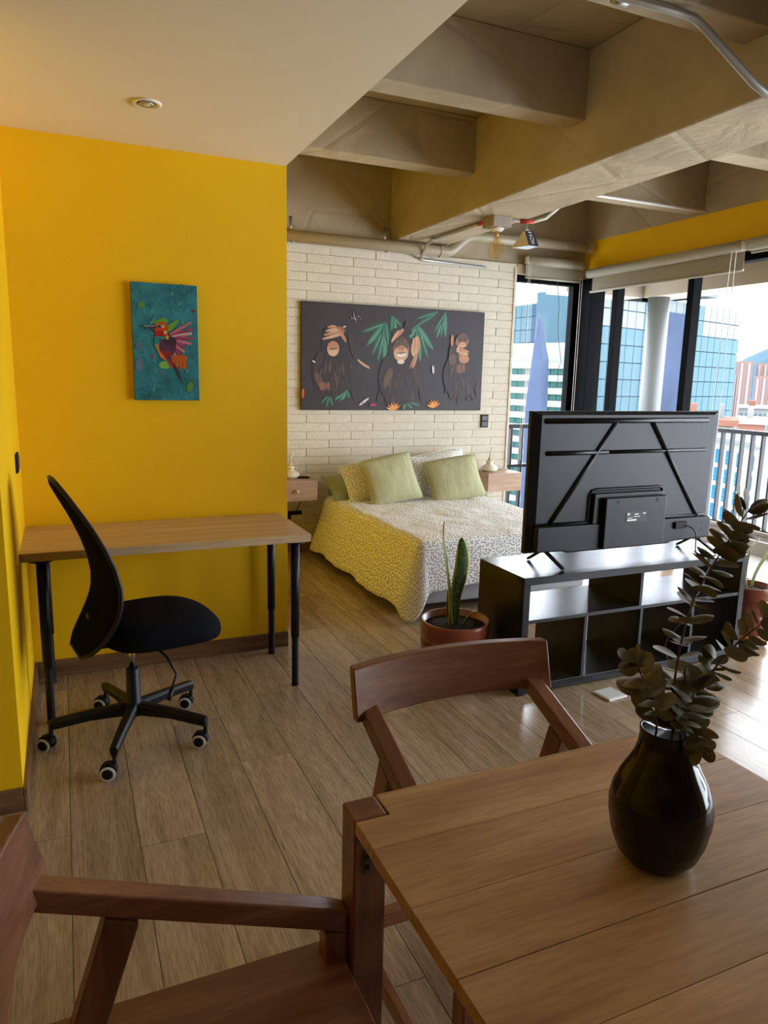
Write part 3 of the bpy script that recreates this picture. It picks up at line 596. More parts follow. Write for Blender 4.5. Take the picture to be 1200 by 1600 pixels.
MB().box((-.06,-.055,0), (.06,.055,.010)).build('plate_body', Mt['white'], t, bevel=.003); MB().box((-.05,-.045,.010), (.05,.045,.0115)).build('plate_face', mat('white_face', (.66,.66,.66), .35), t)
t = thing('floor_socket', 'small open brass floor socket beside the white plate', 'socket', (2.63,2.57,0), rz=.05)
MB().box((-.06,-.045,0), (.06,.045,.008)).build('socket_frame', mat('brass_frame', (.62,.48,.22), .3, metal=.9), t, bevel=.002); MB().box((-.052,-.037,.008), (.052,.037,.0095)).build('socket_insert', Mt['rubber'], t)
MB().tube([(.018,.012,.0095), (.018,.012,.013)], .011, 14).build('socket_button', Mt['white'], t)
# ------------------------------------------------------------------ bed
t = thing('bed', 'low double bed with grey base and black feet against the brick wall', 'bed', (2.65,4.85,0))
BX0, BX1, BY0, BY1 = 2.0, 3.30, 3.93, 5.80
def L3(a, b): return [(a[0]-2.65,a[1]-4.85,a[2]), (b[0]-2.65,b[1]-4.85,b[2])]
MB().box(*L3((BX0,BY0,.075), (BX1,BY1,.29))).build('bed_base', mat('grey_base_cloth', (.36,.36,.37), .85, bump=.15, bscale=300), t, bevel=.015)
MB().box(*L3((BX0+.01,BY0+.01,.29), (BX1-.01,BY1,.475))).build('mattress', mat('white_mattress', (.7,.7,.68), .9), t, bevel=.04, seg=4)
for x in (BX0+.03, 2.65, BX1-.03):
    for y in (BY0+.08, 4.78, 5.70): MB().box(*L3((x-.03,y-.03,0), (x+.03,y+.03,.08))).build('foot', Mt['rubber'], t, bevel=.004)
Mt['dash'] = dash_mat('dash_print_cotton', (.90,.89,.86), (.14,.13,.10), 52)
Mt['dashs'] = dash_mat('dash_print_sham', (.84,.82,.75), (.10,.09,.07), 66)
# quilt: one sheet, top plus hanging skirt; deep loose corner at the near foot
qx0, qx1, qy0, qy1, QZ, IN = 1.955, 3.335, 3.885, 5.66, .505, .06
def nz(x, y, s=1, k=0): return noise.noise(Vector((x*s, y*s, k)))
def topz(x, y): return QZ+.009*nz(x,y,5)+.005*nz(x,y,13,3)
def qtop(u, v):
    x = qx0+IN+(qx1-qx0-2*IN)*u; y = qy0+IN+(qy1-qy0-IN)*v; return Vector((x, y, topz(x, y)))
def uvxy(x, y): return (x-1.5, y-3.4)
m = MB().grid(qtop, 60, 70, uvf=lambda u, v: uvxy(qx0+IN+(qx1-qx0-2*IN)*u, qy0+IN+(qy1-qy0-IN)*v))
path = []                                        # inset edge point, outward normal, drop, flare, fold
nl, na, nf = 70, 18, 60
def dropL(y): return .385+.012*nz(y,0,2)+.03*max(0, (y-5.2))
for i in range(nl):
    y = qy1+(qy0+IN-qy1)*i/nl; path.append(((qx0+IN,y), (-1,0), dropL(y), .135+.02*nz(y,1,2.5)))
for i in range(na+1):
    a = PI+PI/2*i/na; k = math.sin(PI*i/na); d = (1-i/na)*dropL(qy0)+(i/na)*.30; path.append(((qx0+IN,qy0+IN), (math.cos(a),math.sin(a)), d+.125*k**1.5, (.135*(1-i/na)+.05*i/na)+.03*k))
for i in range(1, nf+1):
    x = qx0+IN+(qx1-qx0-2*IN)*i/nf; path.append(((x,qy0+IN), (0,-1), .29-.035*min(1,(x-2.0)/.45)+.01*nz(x,7,4), .045))
for i in range(na+1):
    a = 1.5*PI+PI/2*i/na; path.append(((qx1-IN,qy0+IN), (math.cos(a),math.sin(a)), .30, .06))
for i in range(1, nl+1):
    y = qy0+IN+(qy1-qy0-IN)*i/nl; path.append(((qx1-IN,y), (1,0), .33, .08))
acc = 0; arc = [0]
for a, b in zip(path[:-1], path[1:]):
    pa = Vector(a[0])+Vector(a[1])*.2; pb = Vector(b[0])+Vector(b[1])*.2; acc += (pb-pa).length; arc.append(acc)
NS = 22
def skirt(u, v):
    i = min(int(round(u*(len(path)-1))), len(path)-1); (ex, ey), (nx, ny), D, fl_ = path[i]; s = v*(IN*1.3+D)
    R = IN
    if s < R*PI/2:
        th = s/R; off = R*math.sin(th); z = -R*(1-math.cos(th))
    else:
        k = (s-R*PI/2); kk = k/max(.01, D); z = -R-k*math.cos(.25)*1.0; off = R+fl_*kk**1.1
        fold = .010*math.sin(arc[i]*13+1.3*math.sin(arc[i]*5))+.018*nz(arc[i],2,3.5); off += fold*kk
    x, y = ex+nx*off, ey+ny*off
    z0 = topz(ex, ey); z = z0+z
    if s >= R*PI/2: z += .006*nz(arc[i], s, 14)
    return Vector((x, y, max(.012, z)))
def skuv(u, v):
    i = min(int(round(u*(len(path)-1))), len(path)-1); (ex, ey), (nx, ny), D, fl_ = path[i]; s = v*(IN*1.3+D); return uvxy(ex+nx*s, ey+ny*s)
m.grid(skirt, len(path)-1, NS, uvf=skuv)
q = m.build('quilt', Mt['dash'], None, smooth=True, origin=(2.65,4.85,.5), weld=True)
so = q.modifiers.new('thick', 'SOLIDIFY'); so.thickness = .012; so.offset = -1
tag(q, 'white quilt with small dark dashes draped over the bed', 'quilt')
# pillows and cushions
def pillow(name, label, cat, mat_, w, h, th, loc, rx, ry, rz, grp=None, seed=0, flange=False, uvs=False):
    def sf(side):
        def fn(u, v):
            a, b = 2*u-1, 2*v-1; px = a*w/2*(1-.07*(1-b*b)*abs(a)); py = b*h/2*(1-.07*(1-a*a)*abs(b))
            T = th/2*(max(0,1-abs(a)**2.6)**.55)*(max(0,1-abs(b)**2.6)**.55)
            wr = .010*noise.noise(Vector((a*1.3+seed, b*1.1, side)))+.005*noise.noise(Vector((a*6+seed, b*1.6, side*2)))
            sag = -.02*max(0, b)*a*a
            return Vector((px, -side*(T+wr*(1-abs(a)**4)*(1-abs(b)**4)), py+sag))
        return fn
    f = lambda u, v: (u*w+seed, v*h)
    m = MB().grid(sf(1), 22, 22, uvf=f).grid(sf(-1), 22, 22, uvf=f)
    t = thing(name, label, cat, loc, group=grp); t.rotation_euler = (rx, ry, rz); t.rotation_mode = 'XYZ'
    m.build('cover', mat_, t, smooth=True)
    bd = []
    for i in range(89):
        k = i % 88; e, r = divmod(k, 22); s = r/22
        u, v = ((s,0), (1,s), (1-s,1), (0,1-s))[e]; p = sf(0)(u, v); p.y = 0; bd.append(p)
    MB().tube(bd, .004, 6, caps=False).build('seam_piping', mat_, t, smooth=True)
    return t
Mt['sage'] = mat('sage_linen', (.42,.41,.24), .9, spec=.1, bump=.5, bscale=26, stretch=(7,1,1), vary=.07, vscale=8)
Mt['sage2'] = mat('sage_cotton', (.30,.32,.20), .9, spec=.1, bump=.3, bscale=20)
R = math.radians
pillow('cushion', 'sage green cushion beside the yellow toned patterned pillow', 'cushion', Mt['sage'], .47, .42, .15, (2.40,5.285,.690), R(-24), R(-9), R(4), 'sage cushions on the bed', 1)
pillow('cushion', 'sage green cushion nearer the window', 'cushion', Mt['sage'], .50, .40, .15, (2.985,5.285,.672), R(-26), R(-8), R(-3), 'sage cushions on the bed', 5)
pillow('pillow', 'dash patterned pillow leaning behind the cushion nearer the yellow wall', 'pillow', Mt['dashs'], .50, .36, .14, (2.30,5.46,.665), R(-24), R(-10), R(5), 'patterned pillows', 2)
pillow('pillow', 'dash patterned pillow showing between the two sage cushions', 'pillow', Mt['dashs'], .48, .37, .14, (2.80,5.47,.665), R(-22), R(4), R(0), 'patterned pillows', 9)
pillow('pillow', 'white patterned pillow whose corner peeks above the cushion nearer the window', 'pillow', Mt['dashs'], .50, .36, .13, (3.04,5.62,.70), R(-14), R(-9), R(0), 'patterned pillows', 4)
pillow('pillow', 'dark green pillow lying flat at the brick wall end of the bed', 'pillow', Mt['sage2'], .56, .36, .13, (2.24,5.62,.575), R(-62), R(3), R(5), None, 7)
# ------------------------------------------------------------------ nightstands
def nightstand(label, x0, x1, y0, zb, zt, knob):
    xc = (x0+x1)/2; t = thing('nightstand', label, 'nightstand', (xc,YB-.008,zb)); W = (x1-x0)/2; D = YB-.008-y0; H = zt-zb; g = .016
    MB().box((-W,-D+.018,H-g), (W,0,H)).box((-W,-D+.018,0), (W,0,g)).box((-W,-D+.018,g), (-W+g,0,H-g)).box((W-g,-D+.018,g), (W,0,H-g)).box((-W+g,-.01,g), (W-g,0,H-g)).build('case', Mt['night'], t, bevel=.0015)
    d = MB().box((-W,-D,0), (W,-D+.0165,H)).build('drawer_front', Mt['night'], t, bevel=.002)
    if knob: MB().lathe([(.007,0), (.007,.012), (.014,.018), (.016,.026), (.012,.034), (.001,.037)], 20, c=(-.0,-D,H*.5), m=Matrix.Rotation(PI/2,4,'X')).build('knob', mat('pale_wood_knob', (.62,.46,.28), .4), d, smooth=True)
    return t
nightstand('wooden floating nightstand with round knob beside the yellow wall', 1.50, 1.852, 5.52, .50, .665, True)
nightstand('wooden floating nightstand in front of the narrow window', 3.475, 3.835, 5.53, .495, .662, False)
def oil_lamp(label, x, y, z, s=1):
    t = thing('oil_lamp', label, 'lamp', (x,y,z), group='oil lamps on the nightstands')
    MB().lathe([(.05*s,0), (.072*s,.012*s), (.078*s,.028*s), (.070*s,.046*s), (.045*s,.062*s), (.026*s,.072*s), (.030*s,.080*s), (.036*s,.088*s), (.032*s,.098*s), (.018*s,.102*s)], 28).build('body', mat('cream_ceramic', (.70,.64,.46), .3), t, smooth=True)
    MB().lathe([(.014*s,.10*s), (.016*s,.115*s), (.008*s,.13*s), (.008*s,.15*s)], 16).build('burner', mat('pale_wood_wick', (.62,.48,.34), .5), t, smooth=True)
    MB().lathe([(.024*s,.10*s), (.034*s,.13*s), (.036*s,.16*s), (.028*s,.20*s), (.022*s,.225*s)], 20).build('glass_chimney', glass_mat('clear_chimney', (.97,.97,.96)), t, smooth=True)
    MB().tube([(.0,0,.15*s), (.006*s,0,.18*s), (.020*s,0,.205*s), (.004*s,0,.23*s)], [.004*s,.006*s,.007*s,.002*s], 8).build('white_wick', Mt['white'], t, smooth=True)
oil_lamp('cream lamp with glass chimney on the nightstand by the window', 3.575, 5.68, .662)
oil_lamp('cream lamp half hidden by the yellow wall', 1.675, 5.70, .665)
t = thing('remote_control', 'black remote control on the nightstand by the yellow wall', 'remote', (1.765,5.66,.6655), rz=-.35)
MB().box((-.06,-.018,0), (.06,.018,.016)).build('remote_body', Mt['rubber'], t, bevel=.005, seg=3)
km = MB()
for a in range(5):
    for b in (-1, 0, 1): km.box((-.045+a*.018,b*.009-.003,.016), (-.037+a*.018,b*.009+.003,.018))
km.build('buttons', mat('grey_buttons', (.12,.12,.12), .6), t)
def plate(name, label, a, b, m_, parts):
    o = Vector(a); t = thing(name, label, 'socket', a); MB().box((0,0,0), Vector(b)-o).build('cover_plate', m_, t, bevel=.003)
    for pa, pb, mm in parts: MB().box(Vector(pa)-o, Vector(pb)-o).build('socket_module', mm, t, bevel=.002)
gm = mat('dark_grey_socket', (.05,.05,.055), .4)
plate('wall_socket', 'black double socket on the brick wall beside the picture', (3.555,YB-.016,1.055), (3.635,YB-.004,1.175), Mt['rubber'], [((3.566,YB-.0185,1.120), (3.624,YB-.016,1.165), gm), ((3.566,YB-.0185,1.066), (3.624,YB-.016,1.111), gm)])
plate('wall_socket', 'cream socket on the brick wall under the nightstand', (1.70,YB-.016,.285), (1.825,YB-.004,.355), Mt['white'], [((1.775,YB-.0185,.295), (1.815,YB-.016,.345), Mt['white'])])
t = thing('plug_cable', 'black plug and cable dangling under the nightstand by the yellow wall', 'cable', (1.74,5.82,.33))
MB().cbox((.0,-.01,.02), (.13,.04,.03)).cbox((-.045,-.008,-.005), (.03,.04,.05)).build('plug', Mt['rubber'], t, bevel=.004)
MB().tube(smooth_path([(.02,-.01,.03), (.04,-.015,.08), (.055,-.03,.13), (.058,-.05,.17)]), .004, 8).tube(smooth_path([(-.04,-.02,-.03), (-.06,-.02,-.07), (-.02,-.03,-.10), (0,-.02,-.2)]), .004, 8).build('cord', Mt['rubber'], t, smooth=True)
tag(MB().tube(smooth_path([(3.50,5.70,.50), (3.47,5.75,.46), (3.46,5.80,.42), (3.45,5.83,.3)]), .005, 8).build('lamp_cord', Mt['rubber'], None, True, origin=(3.46,5.8,.42)), 'black cord hanging below the nightstand by the window', 'cable')
t = thing('light_switch', 'narrow black light switch on the bright yellow side wall', 'switch', (XL,3.43,1.107))
MB().box((0,-.062,-.040), (.009,.062,.040)).build('cover_plate', Mt['rubber'], t, bevel=.002); MB().box((.009,-.045,-.028), (.013,.045,.028)).build('rocker', gm, t, bevel=.002)
# ------------------------------------------------------------------ potted snake plants
Mt['terra'] = mat('glazed_terracotta', (.24,.058,.028), .30, spec=.5, vary=.15, vscale=8, coat=.3)
Mt['terra2'] = mat('terracotta_band', (.17,.036,.017), .32, vary=.35, vscale=22, coat=.3)
Mt['soil'] = mat('dark_potting_soil', (.018,.013,.010), .95, bump=1, bscale=50, vary=.4, vscale=60)
def leaf_mat():
    m = bpy.data.materials.new('snake_plant_leaf'); m.use_nodes = True; nt = m.node_tree; N = nt.nodes; L = nt.links; b = N['Principled BSDF']
    uv = N.new('ShaderNodeUVMap'); uv.uv_map = 'UVMap'; sx = N.new('ShaderNodeSeparateXYZ'); L.new(uv.outputs[0], sx.inputs[0])
    a = N.new('ShaderNodeMath'); a.operation = 'SUBTRACT'; a.inputs[1].default_value = .5; L.new(sx.outputs[0], a.inputs[0]); c = N.new('ShaderNodeMath'); c.operation = 'ABSOLUTE'; L.new(a.outputs[0], c.inputs[0])
    g = N.new('ShaderNodeMath'); g.operation = 'GREATER_THAN'; g.inputs[1].default_value = .385; L.new(c.outputs[0], g.inputs[0])
    nn = N.new('ShaderNodeTexNoise'); nn.inputs['Scale'].default_value = 1; mp = N.new('ShaderNodeMapping'); mp.inputs['Scale'].default_value = (3,26,1); L.new(uv.outputs[0], mp.inputs[0]); L.new(mp.outputs[0], nn.inputs['Vector'])
    r = N.new('ShaderNodeValToRGB'); r.color_ramp.elements[0].position = .42; r.color_ramp.elements[1].position = .58; r.color_ramp.elements[0].color = (.025,.06,.012,1); r.color_ramp.elements[1].color = (.075,.15,.03,1); L.new(nn.outputs['Fac'], r.inputs[0])
    mx = N.new('ShaderNodeMix'); mx.data_type = 'RGBA'; L.new(g.outputs[0], mx.inputs[0]); L.new(r.outputs[0], mx.inputs[6]); mx.inputs[7].default_value = (.50,.46,.07,1); L.new(mx.outputs[2], b.inputs['Base Color']); b.inputs['Roughness'].default_value = .4
    return m
Mt['snake'] = leaf_mat()
def blade(name, parent, pts, wd, tw0, tw1, fold=.25, base=.55):
    P = smooth_path(pts, 8); n = len(P)-1
    def fn(u, v):
        i = min(int(v*n), n); p = P[i]; d = (P[min(i+1,n)]-P[max(i-1,0)]).normalized(); an = tw0+(tw1-tw0)*v
        s = Vector((math.cos(an), math.sin(an), 0)); s = (s-d*s.dot(d)).normalized(); nn = d.cross(s)
        f = min(1, base+(1-base)*v/.45) if v < .5 else 1; f *= (1-((v-.62)/.38)**2.2)**.8 if v > .62 else 1
        k = (u-.5)*2; return p+s*(k*wd/2*f)+nn*(fold*wd*.5*f*k*k)
    o = MB().grid(fn, 8, n, uvf=lambda u, v: (u, v)).build(name, Mt['snake'], parent, smooth=True)
    q = o.modifiers.new('t', 'SOLIDIFY'); q.thickness = .003; return o
def pot(label, loc, R1, R0, H, zb, leaves, caddy=None):
    t = thing('potted_plant', label, 'plant', loc)
    pf = lambda z: R0+(R1-R0)*(z/H)
    b = MB().lathe([(R0*.93,zb), (R0,zb+.012), (pf(H*.3),zb+H*.3), (R1,zb+H-.02), (R1+.004,zb+H-.008), (R1,zb+H), (R1-.012,zb+H-.002), (R1-.016,zb+H-.05)], 48).build('pot', Mt['terra'], t, smooth=True)
    def band(z0, z1, m_): return MB().lathe([(pf(z0)+.0005,zb+z0), (pf(z0)+.0035,zb+z0+.003), (pf(z1)+.0035,zb+z1-.003), (pf(z1)+.0005,zb+z1)], 48).build('relief_band', m_, b, smooth=True)
    band(H*.60, H*.74, Mt['terra2']); band(H*.28, H*.42, Mt['terra2'])
    nm = MB()
    for lo, hi, rows in ((.77,.90,3), (.45,.57,2)):
        for r in range(rows):
            z = zb+H*(lo+(hi-lo)*(r+.5)/rows)
            for k in range(72):
                a = 2*PI*(k+.5*(r%2))/72; rr = pf(z-zb); c, s = math.cos(a), math.sin(a)
                nm.add([(rr*c-s*.0035,rr*s+c*.0035,z-.006), (rr*c+s*.0035,rr*s-c*.0035,z-.006), ((rr+.004)*c,(rr+.004)*s,z+.006)], ((0,1,2),))
    o = nm.build('notch_relief', Mt['terra2'], b); o['kind'] = 'stuff'
    MB().lathe([(R1-.014,zb+H-.035), (R1*.5,zb+H-.028), (.001,zb+H-.024)], 40).build('soil', Mt['soil'], t, smooth=True)
    for (pts, wd, a, c) in leaves: blade('leaf', t, pts, wd, a, c)
    if caddy:
        MB().lathe([(caddy,zb-.026), (caddy+.004,zb-.02), (caddy+.004,zb-.006), (caddy,zb-.0005)], 40).build('caddy_board', mat('orange_wood_caddy', (.50,.22,.06), .4), t, smooth=True)
        for k in range(4):
            a = k*PI/2+.5; p = Vector((caddy*.75*math.cos(a), caddy*.75*math.sin(a), .022)); MB().tube([p+Vector((-.008,-.006,0)), p+Vector((.008,.006,0))], .022, 16).tube([p, p+Vector((0,0,.03))], .008, 8).build('caster', Mt['rubber'], t)
    return t
pot('snake plant in a terracotta pot beside the foot of the bed', (1.715,2.97,0), .170, .158, .335, 0, [
    ([(-.02,.01,.30), (-.028,.01,.48), (-.058,.0,.64), (-.077,-.0,.75), (-.08,.0,.83)], .050, .7, 1.25), 
    ([(.005,-.005,.30), (.0,.0,.43), (.022,.0,.55), (.03,.0,.64), (.016,0,.745)], .076, .15, -.35),
    ([(.03,-.02,.29), (.045,-.025,.33), (.075,-.03,.362), (.10,-.035,.37)], .03, .6, .8),
    ([(-.012,.03,.29), (-.02,.03,.38), (-.02,.03,.52)], .034, .3, .5)])
pot('snake plant in a terracotta pot on a wooden wheeled caddy', (3.635,2.86,0), .118, .105, .285, .068, [
    ([(.0,.0,.33), (.02,-.01,.43), (.08,-.02,.53), (.16,-.02,.62), (.20,-.02,.65)], .055, .2, .5),
    ([(-.02,.02,.33), (-.03,.02,.45), (.0,.03,.56), (.06,.03,.62)], .035, 1.0, .8),
    ([(-.03,0,.33), (-.09,0,.55), (-.135,0,.68), (-.12,0,.78)], .042, .6, .6)], caddy=.125)
# small green plants in the balcony planter
gl = mat('fresh_green_leaf', (.10,.22,.03), .5); lm_ = MB().add([(0,0,0), (.018,.02,.006), (.012,.05,.002), (0,.07,-.006), (-.012,.05,.002), (-.018,.02,.006)], ((0,1,2,3,4,5),)).mesh('leaf', gl)
for (y, h, n, lab) in ((5.25,.42,9,'leafy green plant in the planter behind the television'), (4.80,.46,8,'thin green plant growing in the planter at the railing')):
    t = thing('planter_plant', lab, 'plant', (XR-.23,y,.10))
    MB().tube([(0,0,0), (.02,.02,h*.5), (.0,.03,h)], .004, 6).build('stem', gl, t)
    for k in range(n): piece('leaf', lm_, (.02*math.sin(k),.03,h*(k+1.5)/(n+1)), t, rot=(random.uniform(-.3,.5),random.uniform(-.4,.4),k*2.4), scale=(1.3,1.2,1.2))
# ------------------------------------------------------------------ vase with eucalyptus
VX, VY, VZ = .833, .771, .75
t = thing('vase', 'dark brown glossy glass vase with narrow neck on the table', 'vase', (VX,VY,VZ))
vp = [(.036,0), (.050,.003), (.062,.018), (.072,.045), (.0775,.075), (.0785,.095), (.075,.118), (.066,.140), (.055,.160), (.047,.177), (.0425,.195), (.041,.210), (.0418,.222)]
vpi = [(.0405,.224), (.0375,.222), (.037,.205), (.042,.178), (.060,.140), (.070,.1), (.06,.03), (.001,.012)]
def vfn(prof, n=144, ripple=True):
    vs = []; fs = []
    P = []
    for i in range(len(prof)-1):
        for k in range(3):
            f = k/3; P.append((prof[i][0]*(1-f)+prof[i+1][0]*f, prof[i][1]*(1-f)+prof[i+1][1]*f))
    P.append(prof[-1])
    for r, z in P:
        for k in range(n):
            rr = r*(1+(.006*math.cos(k*PI) if ripple and .012 < z < .112 else 0)); a = 2*PI*k/n; vs.append((rr*math.cos(a), rr*math.sin(a), z))
    for i in range(len(P)-1):
        for k in range(n): fs.append((i*n+k, i*n+(k+1)%n, (i+1)*n+(k+1)%n, (i+1)*n+k))
    return vs, fs
vs, fs = vfn(vp); m = MB().add(vs, fs); m.lathe([(.001,0.0004), (.036,0)], 48)
vm = mat('dark_brown_glass', (.014,.009,.005), .09, spec=.38)
b = m.build('body', vm, t, smooth=True)
MB().lathe([vp[-1]]+vpi, 64).build('inner_wall', vm, t, smooth=True)
el = mat('dried_eucalyptus_leaf', (.20,.17,.095), .6, vary=.25, vscale=30); es = mat('dried_stem', (.12,.07,.035), .7)
def lmesh(cup):
    m = MB()
    def fn(u, v):
        a = 2*PI*u; r = v; x = r*.5*math.cos(a); y = .5+r*.5*math.sin(a)
        return Vector((x*1.04, y*.94, cup*(x*x*.9+.3*(y-.4)**2)))
    return m.grid(fn, 16, 4).mesh('leaf', el, smooth=True)
LM = [lmesh(.5), lmesh(-.35), lmesh(.9)]
def branch(label, pts, nl, s0, s1, tipn=3, rs=.0022, start=.15, seed=0, open_=.95):
    rnd = random.Random(seed); P = smooth_path(pts, 10); o = P[0]
    t = thing('eucalyptus_branch', label, 'branch', o, group='dried eucalyptus in the vase')
    MB().tube([p-o for p in P], [rs*(1-.6*i/len(P)) for i in range(len(P))], 7).build('stem', es, t, smooth=True)
    n = len(P)-1
    for k in range(nl):
        f = start+(1-start)*k/max(1, nl-1); i = min(int(f*n), n-1); p = P[i]-o; d = (P[i+1]-P[i]).normalized()
        s = s0+(s1-s0)*f; s *= rnd.uniform(.88,1.12)
        ref = Vector((.74,-.66,0)) if k % 2 == 0 else Vector((.45,.5,.6)); a = (ref-d*ref.dot(d)).normalized(); a = Matrix.Rotation(rnd.uniform(-.5,.5), 3, d) @ a
        tip = f > .93
        for sg in (-1, 1):
            op = open_*(.45 if tip else 1)+rnd.uniform(-.18,.18); y = (a*sg*math.sin(op)+d*math.cos(op)).normalized(); x = d.cross(y).normalized() if abs(d.dot(y)) < .98 else Vector((1,0,0)); z = x.cross(y)
            M3 = Matrix((x, y, z)).transposed(); ob = piece('leaf', LM[rnd.randrange(3)], p+y*.002, t, rot=M3.to_euler(), scale=(s*rnd.uniform(.85,1.05),)*3)
    return t
Y = VY
branch('tallest dried eucalyptus branch leaning towards the railing', [(.836,Y,.80), (.842,Y,.96), (.848,Y+.01,1.06), (.866,Y+.01,1.165), (.895,Y,1.235), (.922,Y,1.270), (.950,Y-.005,1.315)], 29, .036, .035, start=.27, seed=3, open_=1.25)
branch('dried eucalyptus branch spreading out in front of the terracotta pot on wheels', [(.845,Y-.01,.80), (.855,Y-.015,.97), (.878,Y-.02,1.048), (.915,Y-.03,1.103), (.955,Y-.035,1.132), (.985,Y-.04,1.150)], 13, .033, .034, start=.42, seed=11, open_=1.15)
branch('short dried eucalyptus branch leaning over the vase rim towards the chair', [(.82,Y,.80), (.81,Y,.965), (.792,Y-.01,1.02), (.765,Y-.01,1.065), (.745,Y-.01,1.098)], 11, .037, .035, start=.42, seed=21, open_=1.1)
branch('dense middle dried eucalyptus branch close above the vase', [(.828,Y-.01,.80), (.836,Y-.02,.96), (.838,Y-.03,1.01), (.842,Y-.035,1.055)], 12, .036, .040, start=.50, seed=31, open_=1.2)
branch('small dried eucalyptus sprig drooping at the rim beside the seed pods', [(.835,Y-.01,.90), (.846,Y-.028,.968), (.842,Y-.045,.985), (.836,Y-.058,.972)], 5, .032, .032, start=.45, seed=41)
branch('bare stemmed eucalyptus sprig rising through the middle leaves', [(.85,Y,.82), (.866,Y,.975), (.886,Y-.01,1.03), (.90,Y-.01,1.075)], 6, .026, .03, start=.5, seed=51)
t = thing('seed_pod_stem', 'dry stem of seed pods at the window edge of the vase rim', 'branch', (.858,Y,.85))
MB().tube(smooth_path([(0,0,0), (.012,-.005,.11), (.02,-.008,.15), (.026,-.01,.185)]), .002, 6).build('stem', es, t)
for (x, z, s) in ((.028,.165,1.25), (.02,.14,.8), (.032,.125,.9), (.012,.13,.8), (.024,.115,.7)):
    MB().lathe([(.001,-.012*s), (.007*s,-.008*s), (.011*s,0), (.010*s,.008*s), (.006*s,.013*s), (.001,.011*s)], 14, c=(x,-.012,z)).build('seed_pod', el, t, smooth=True)
# ------------------------------------------------------------------ paintings (flat paint on canvas)
PM = {}
def paint(c, r=.6):
    if c not in PM: PM[c] = mat('paint_%d' % len(PM), c, .45, spec=.32)
    return PM[c]
class Pic:
    def __init__(s, tf, depth=.0006): s.tf = tf; s.m = MB(); s.cols = []; s.k = 0; s.step = depth
    def poly(s, pts, c):
        if c not in s.cols: s.cols.append(c)
        s.k += 1; n = len(pts); s.m.add([s.tf(x, y, .0004+s.k*s.step*.05) for x, y in pts], [tuple(range(n))], s.cols.index(c))
    def ell(s, cx, cy, rx, ry, c, rot=0, n=20):
        r = math.radians(rot); s.poly([(cx+rx*math.cos(a)*math.cos(r)-ry*math.sin(a)*math.sin(r), cy+rx*math.cos(a)*math.sin(r)+ry*math.sin(a)*math.cos(r)) for a in [2*PI*k/n for k in range(n)]], c)
    def stroke(s, x0, y0, x1, y1, w, c, taper=.2):
        d = Vector((x1-x0, y1-y0)); L = d.length or 1; d /= L; q = Vector((-d.y, d.x)); pts = []
        for f, k in ((0,.5), (.25,.9), (.5,1), (.8,.75), (1,taper)): pts.append((x0+d.x*L*f+q.x*w/2*k, y0+d.y*L*f+q.y*w/2*k))
        for f, k in ((1,taper), (.8,.75), (.5,1), (.25,.9), (0,.5)): pts.append((x0+d.x*L*f-q.x*w/2*k, y0+d.y*L*f-q.y*w/2*k))
        s.poly(pts, c)
    def build(s, par): return tag(s.m.build('painted_image', [paint(c) for c in s.cols], par), kind='stuff')
# three apes canvas
cx0, cx1, cz0, cz1, cy = 1.805, 3.533, 1.215, 2.093, 5.815
t = thing('canvas_picture', 'wide dark canvas print of three apes among palm leaves', 'picture', ((cx0+cx1)/2,YB-.006,cz0))
W, H = cx1-cx0, cz1-cz0; pd = YB-.006-cy
MB().box((-W/2,-pd,0), (W/2,0,H)).build('canvas', mat('dark_print_ground', (.036,.028,.029), .45, spec=.32, vary=.12, vscale=3), t, bevel=.003)
def tf(x, y, k):
    u = (x-42)/1108; tp = 35+78*u; bt = 690+10*u; v = (y-tp)/(bt-tp); return Vector((-W/2+u*W, -pd-k, H*(1-v)))
p = Pic(tf)
DK, FUR, FUR2, SK, SK2, SK3 = (.030,.022,.022), (.047,.031,.026), (.10,.060,.042), (.42,.19,.10), (.52,.30,.18), (.26,.10,.06)
G1, G2, G3, OR, WH = (.02,.085,.055), (.05,.17,.11), (.13,.30,.18), (.62,.20,.04), (.62,.60,.55)
rp = random.Random(4)
def fronds(cx, cy, spec, w, cols):
    for (dx, dy), c in zip(spec, [cols[i % len(cols)] for i in range(len(spec))]):
        p.stroke(cx, cy, cx+dx, cy+dy, w, c); p.stroke(cx, cy, cx+dx*.95, cy+dy*.95, w*.18, G3)
fronds(525, 170, [(-140,50), (-110,130), (-80,190), (-45,230), (-5,240), (35,215), (20,150)], 34, [G1, G2, G1])
fronds(720, 190, [(-70,90), (-20,200), (20,205), (70,190), (100,140)], 32, [G2, G1])
fronds(840, 105, [(-130,40), (-100,70), (-170,110)], 22, [G1, G2]); fronds(890, 110, [(-50,150), (-25,150), (5,145), (-70,120)], 24, [G2, G1])
fronds(560, 130, [(60,60), (30,90), (0,110)], 26, [G1, G2])
fronds(300, 570, [(-45,70), (-25,60), (15,50), (-70,60)], 20, [G1, G2]); fronds(200, 600, [(-50,50), (-20,80), (20,70)], 22, [(.02,.06,.05)]); fronds(660, 640, [(-60,40), (40,50), (90,30), (-20,60)], 24, [(.02,.06,.05), G1])
def ape(cx, cy, s, f=1):
    p.ell(cx, cy+165*s, 125*s, 165*s, DK); p.ell(cx, cy-10*s, 68*s, 82*s, DK)
    for k in range(60):
        a = rp.gauss(0,.5); y0 = cy+rp.uniform(70,290)*s; x0 = cx+max(-1,min(1,a))*115*s; p.stroke(x0, y0, x0+a*14*s, y0+rp.uniform(35,75)*s, 9*s, rp.choice([FUR, FUR, FUR, FUR2]))
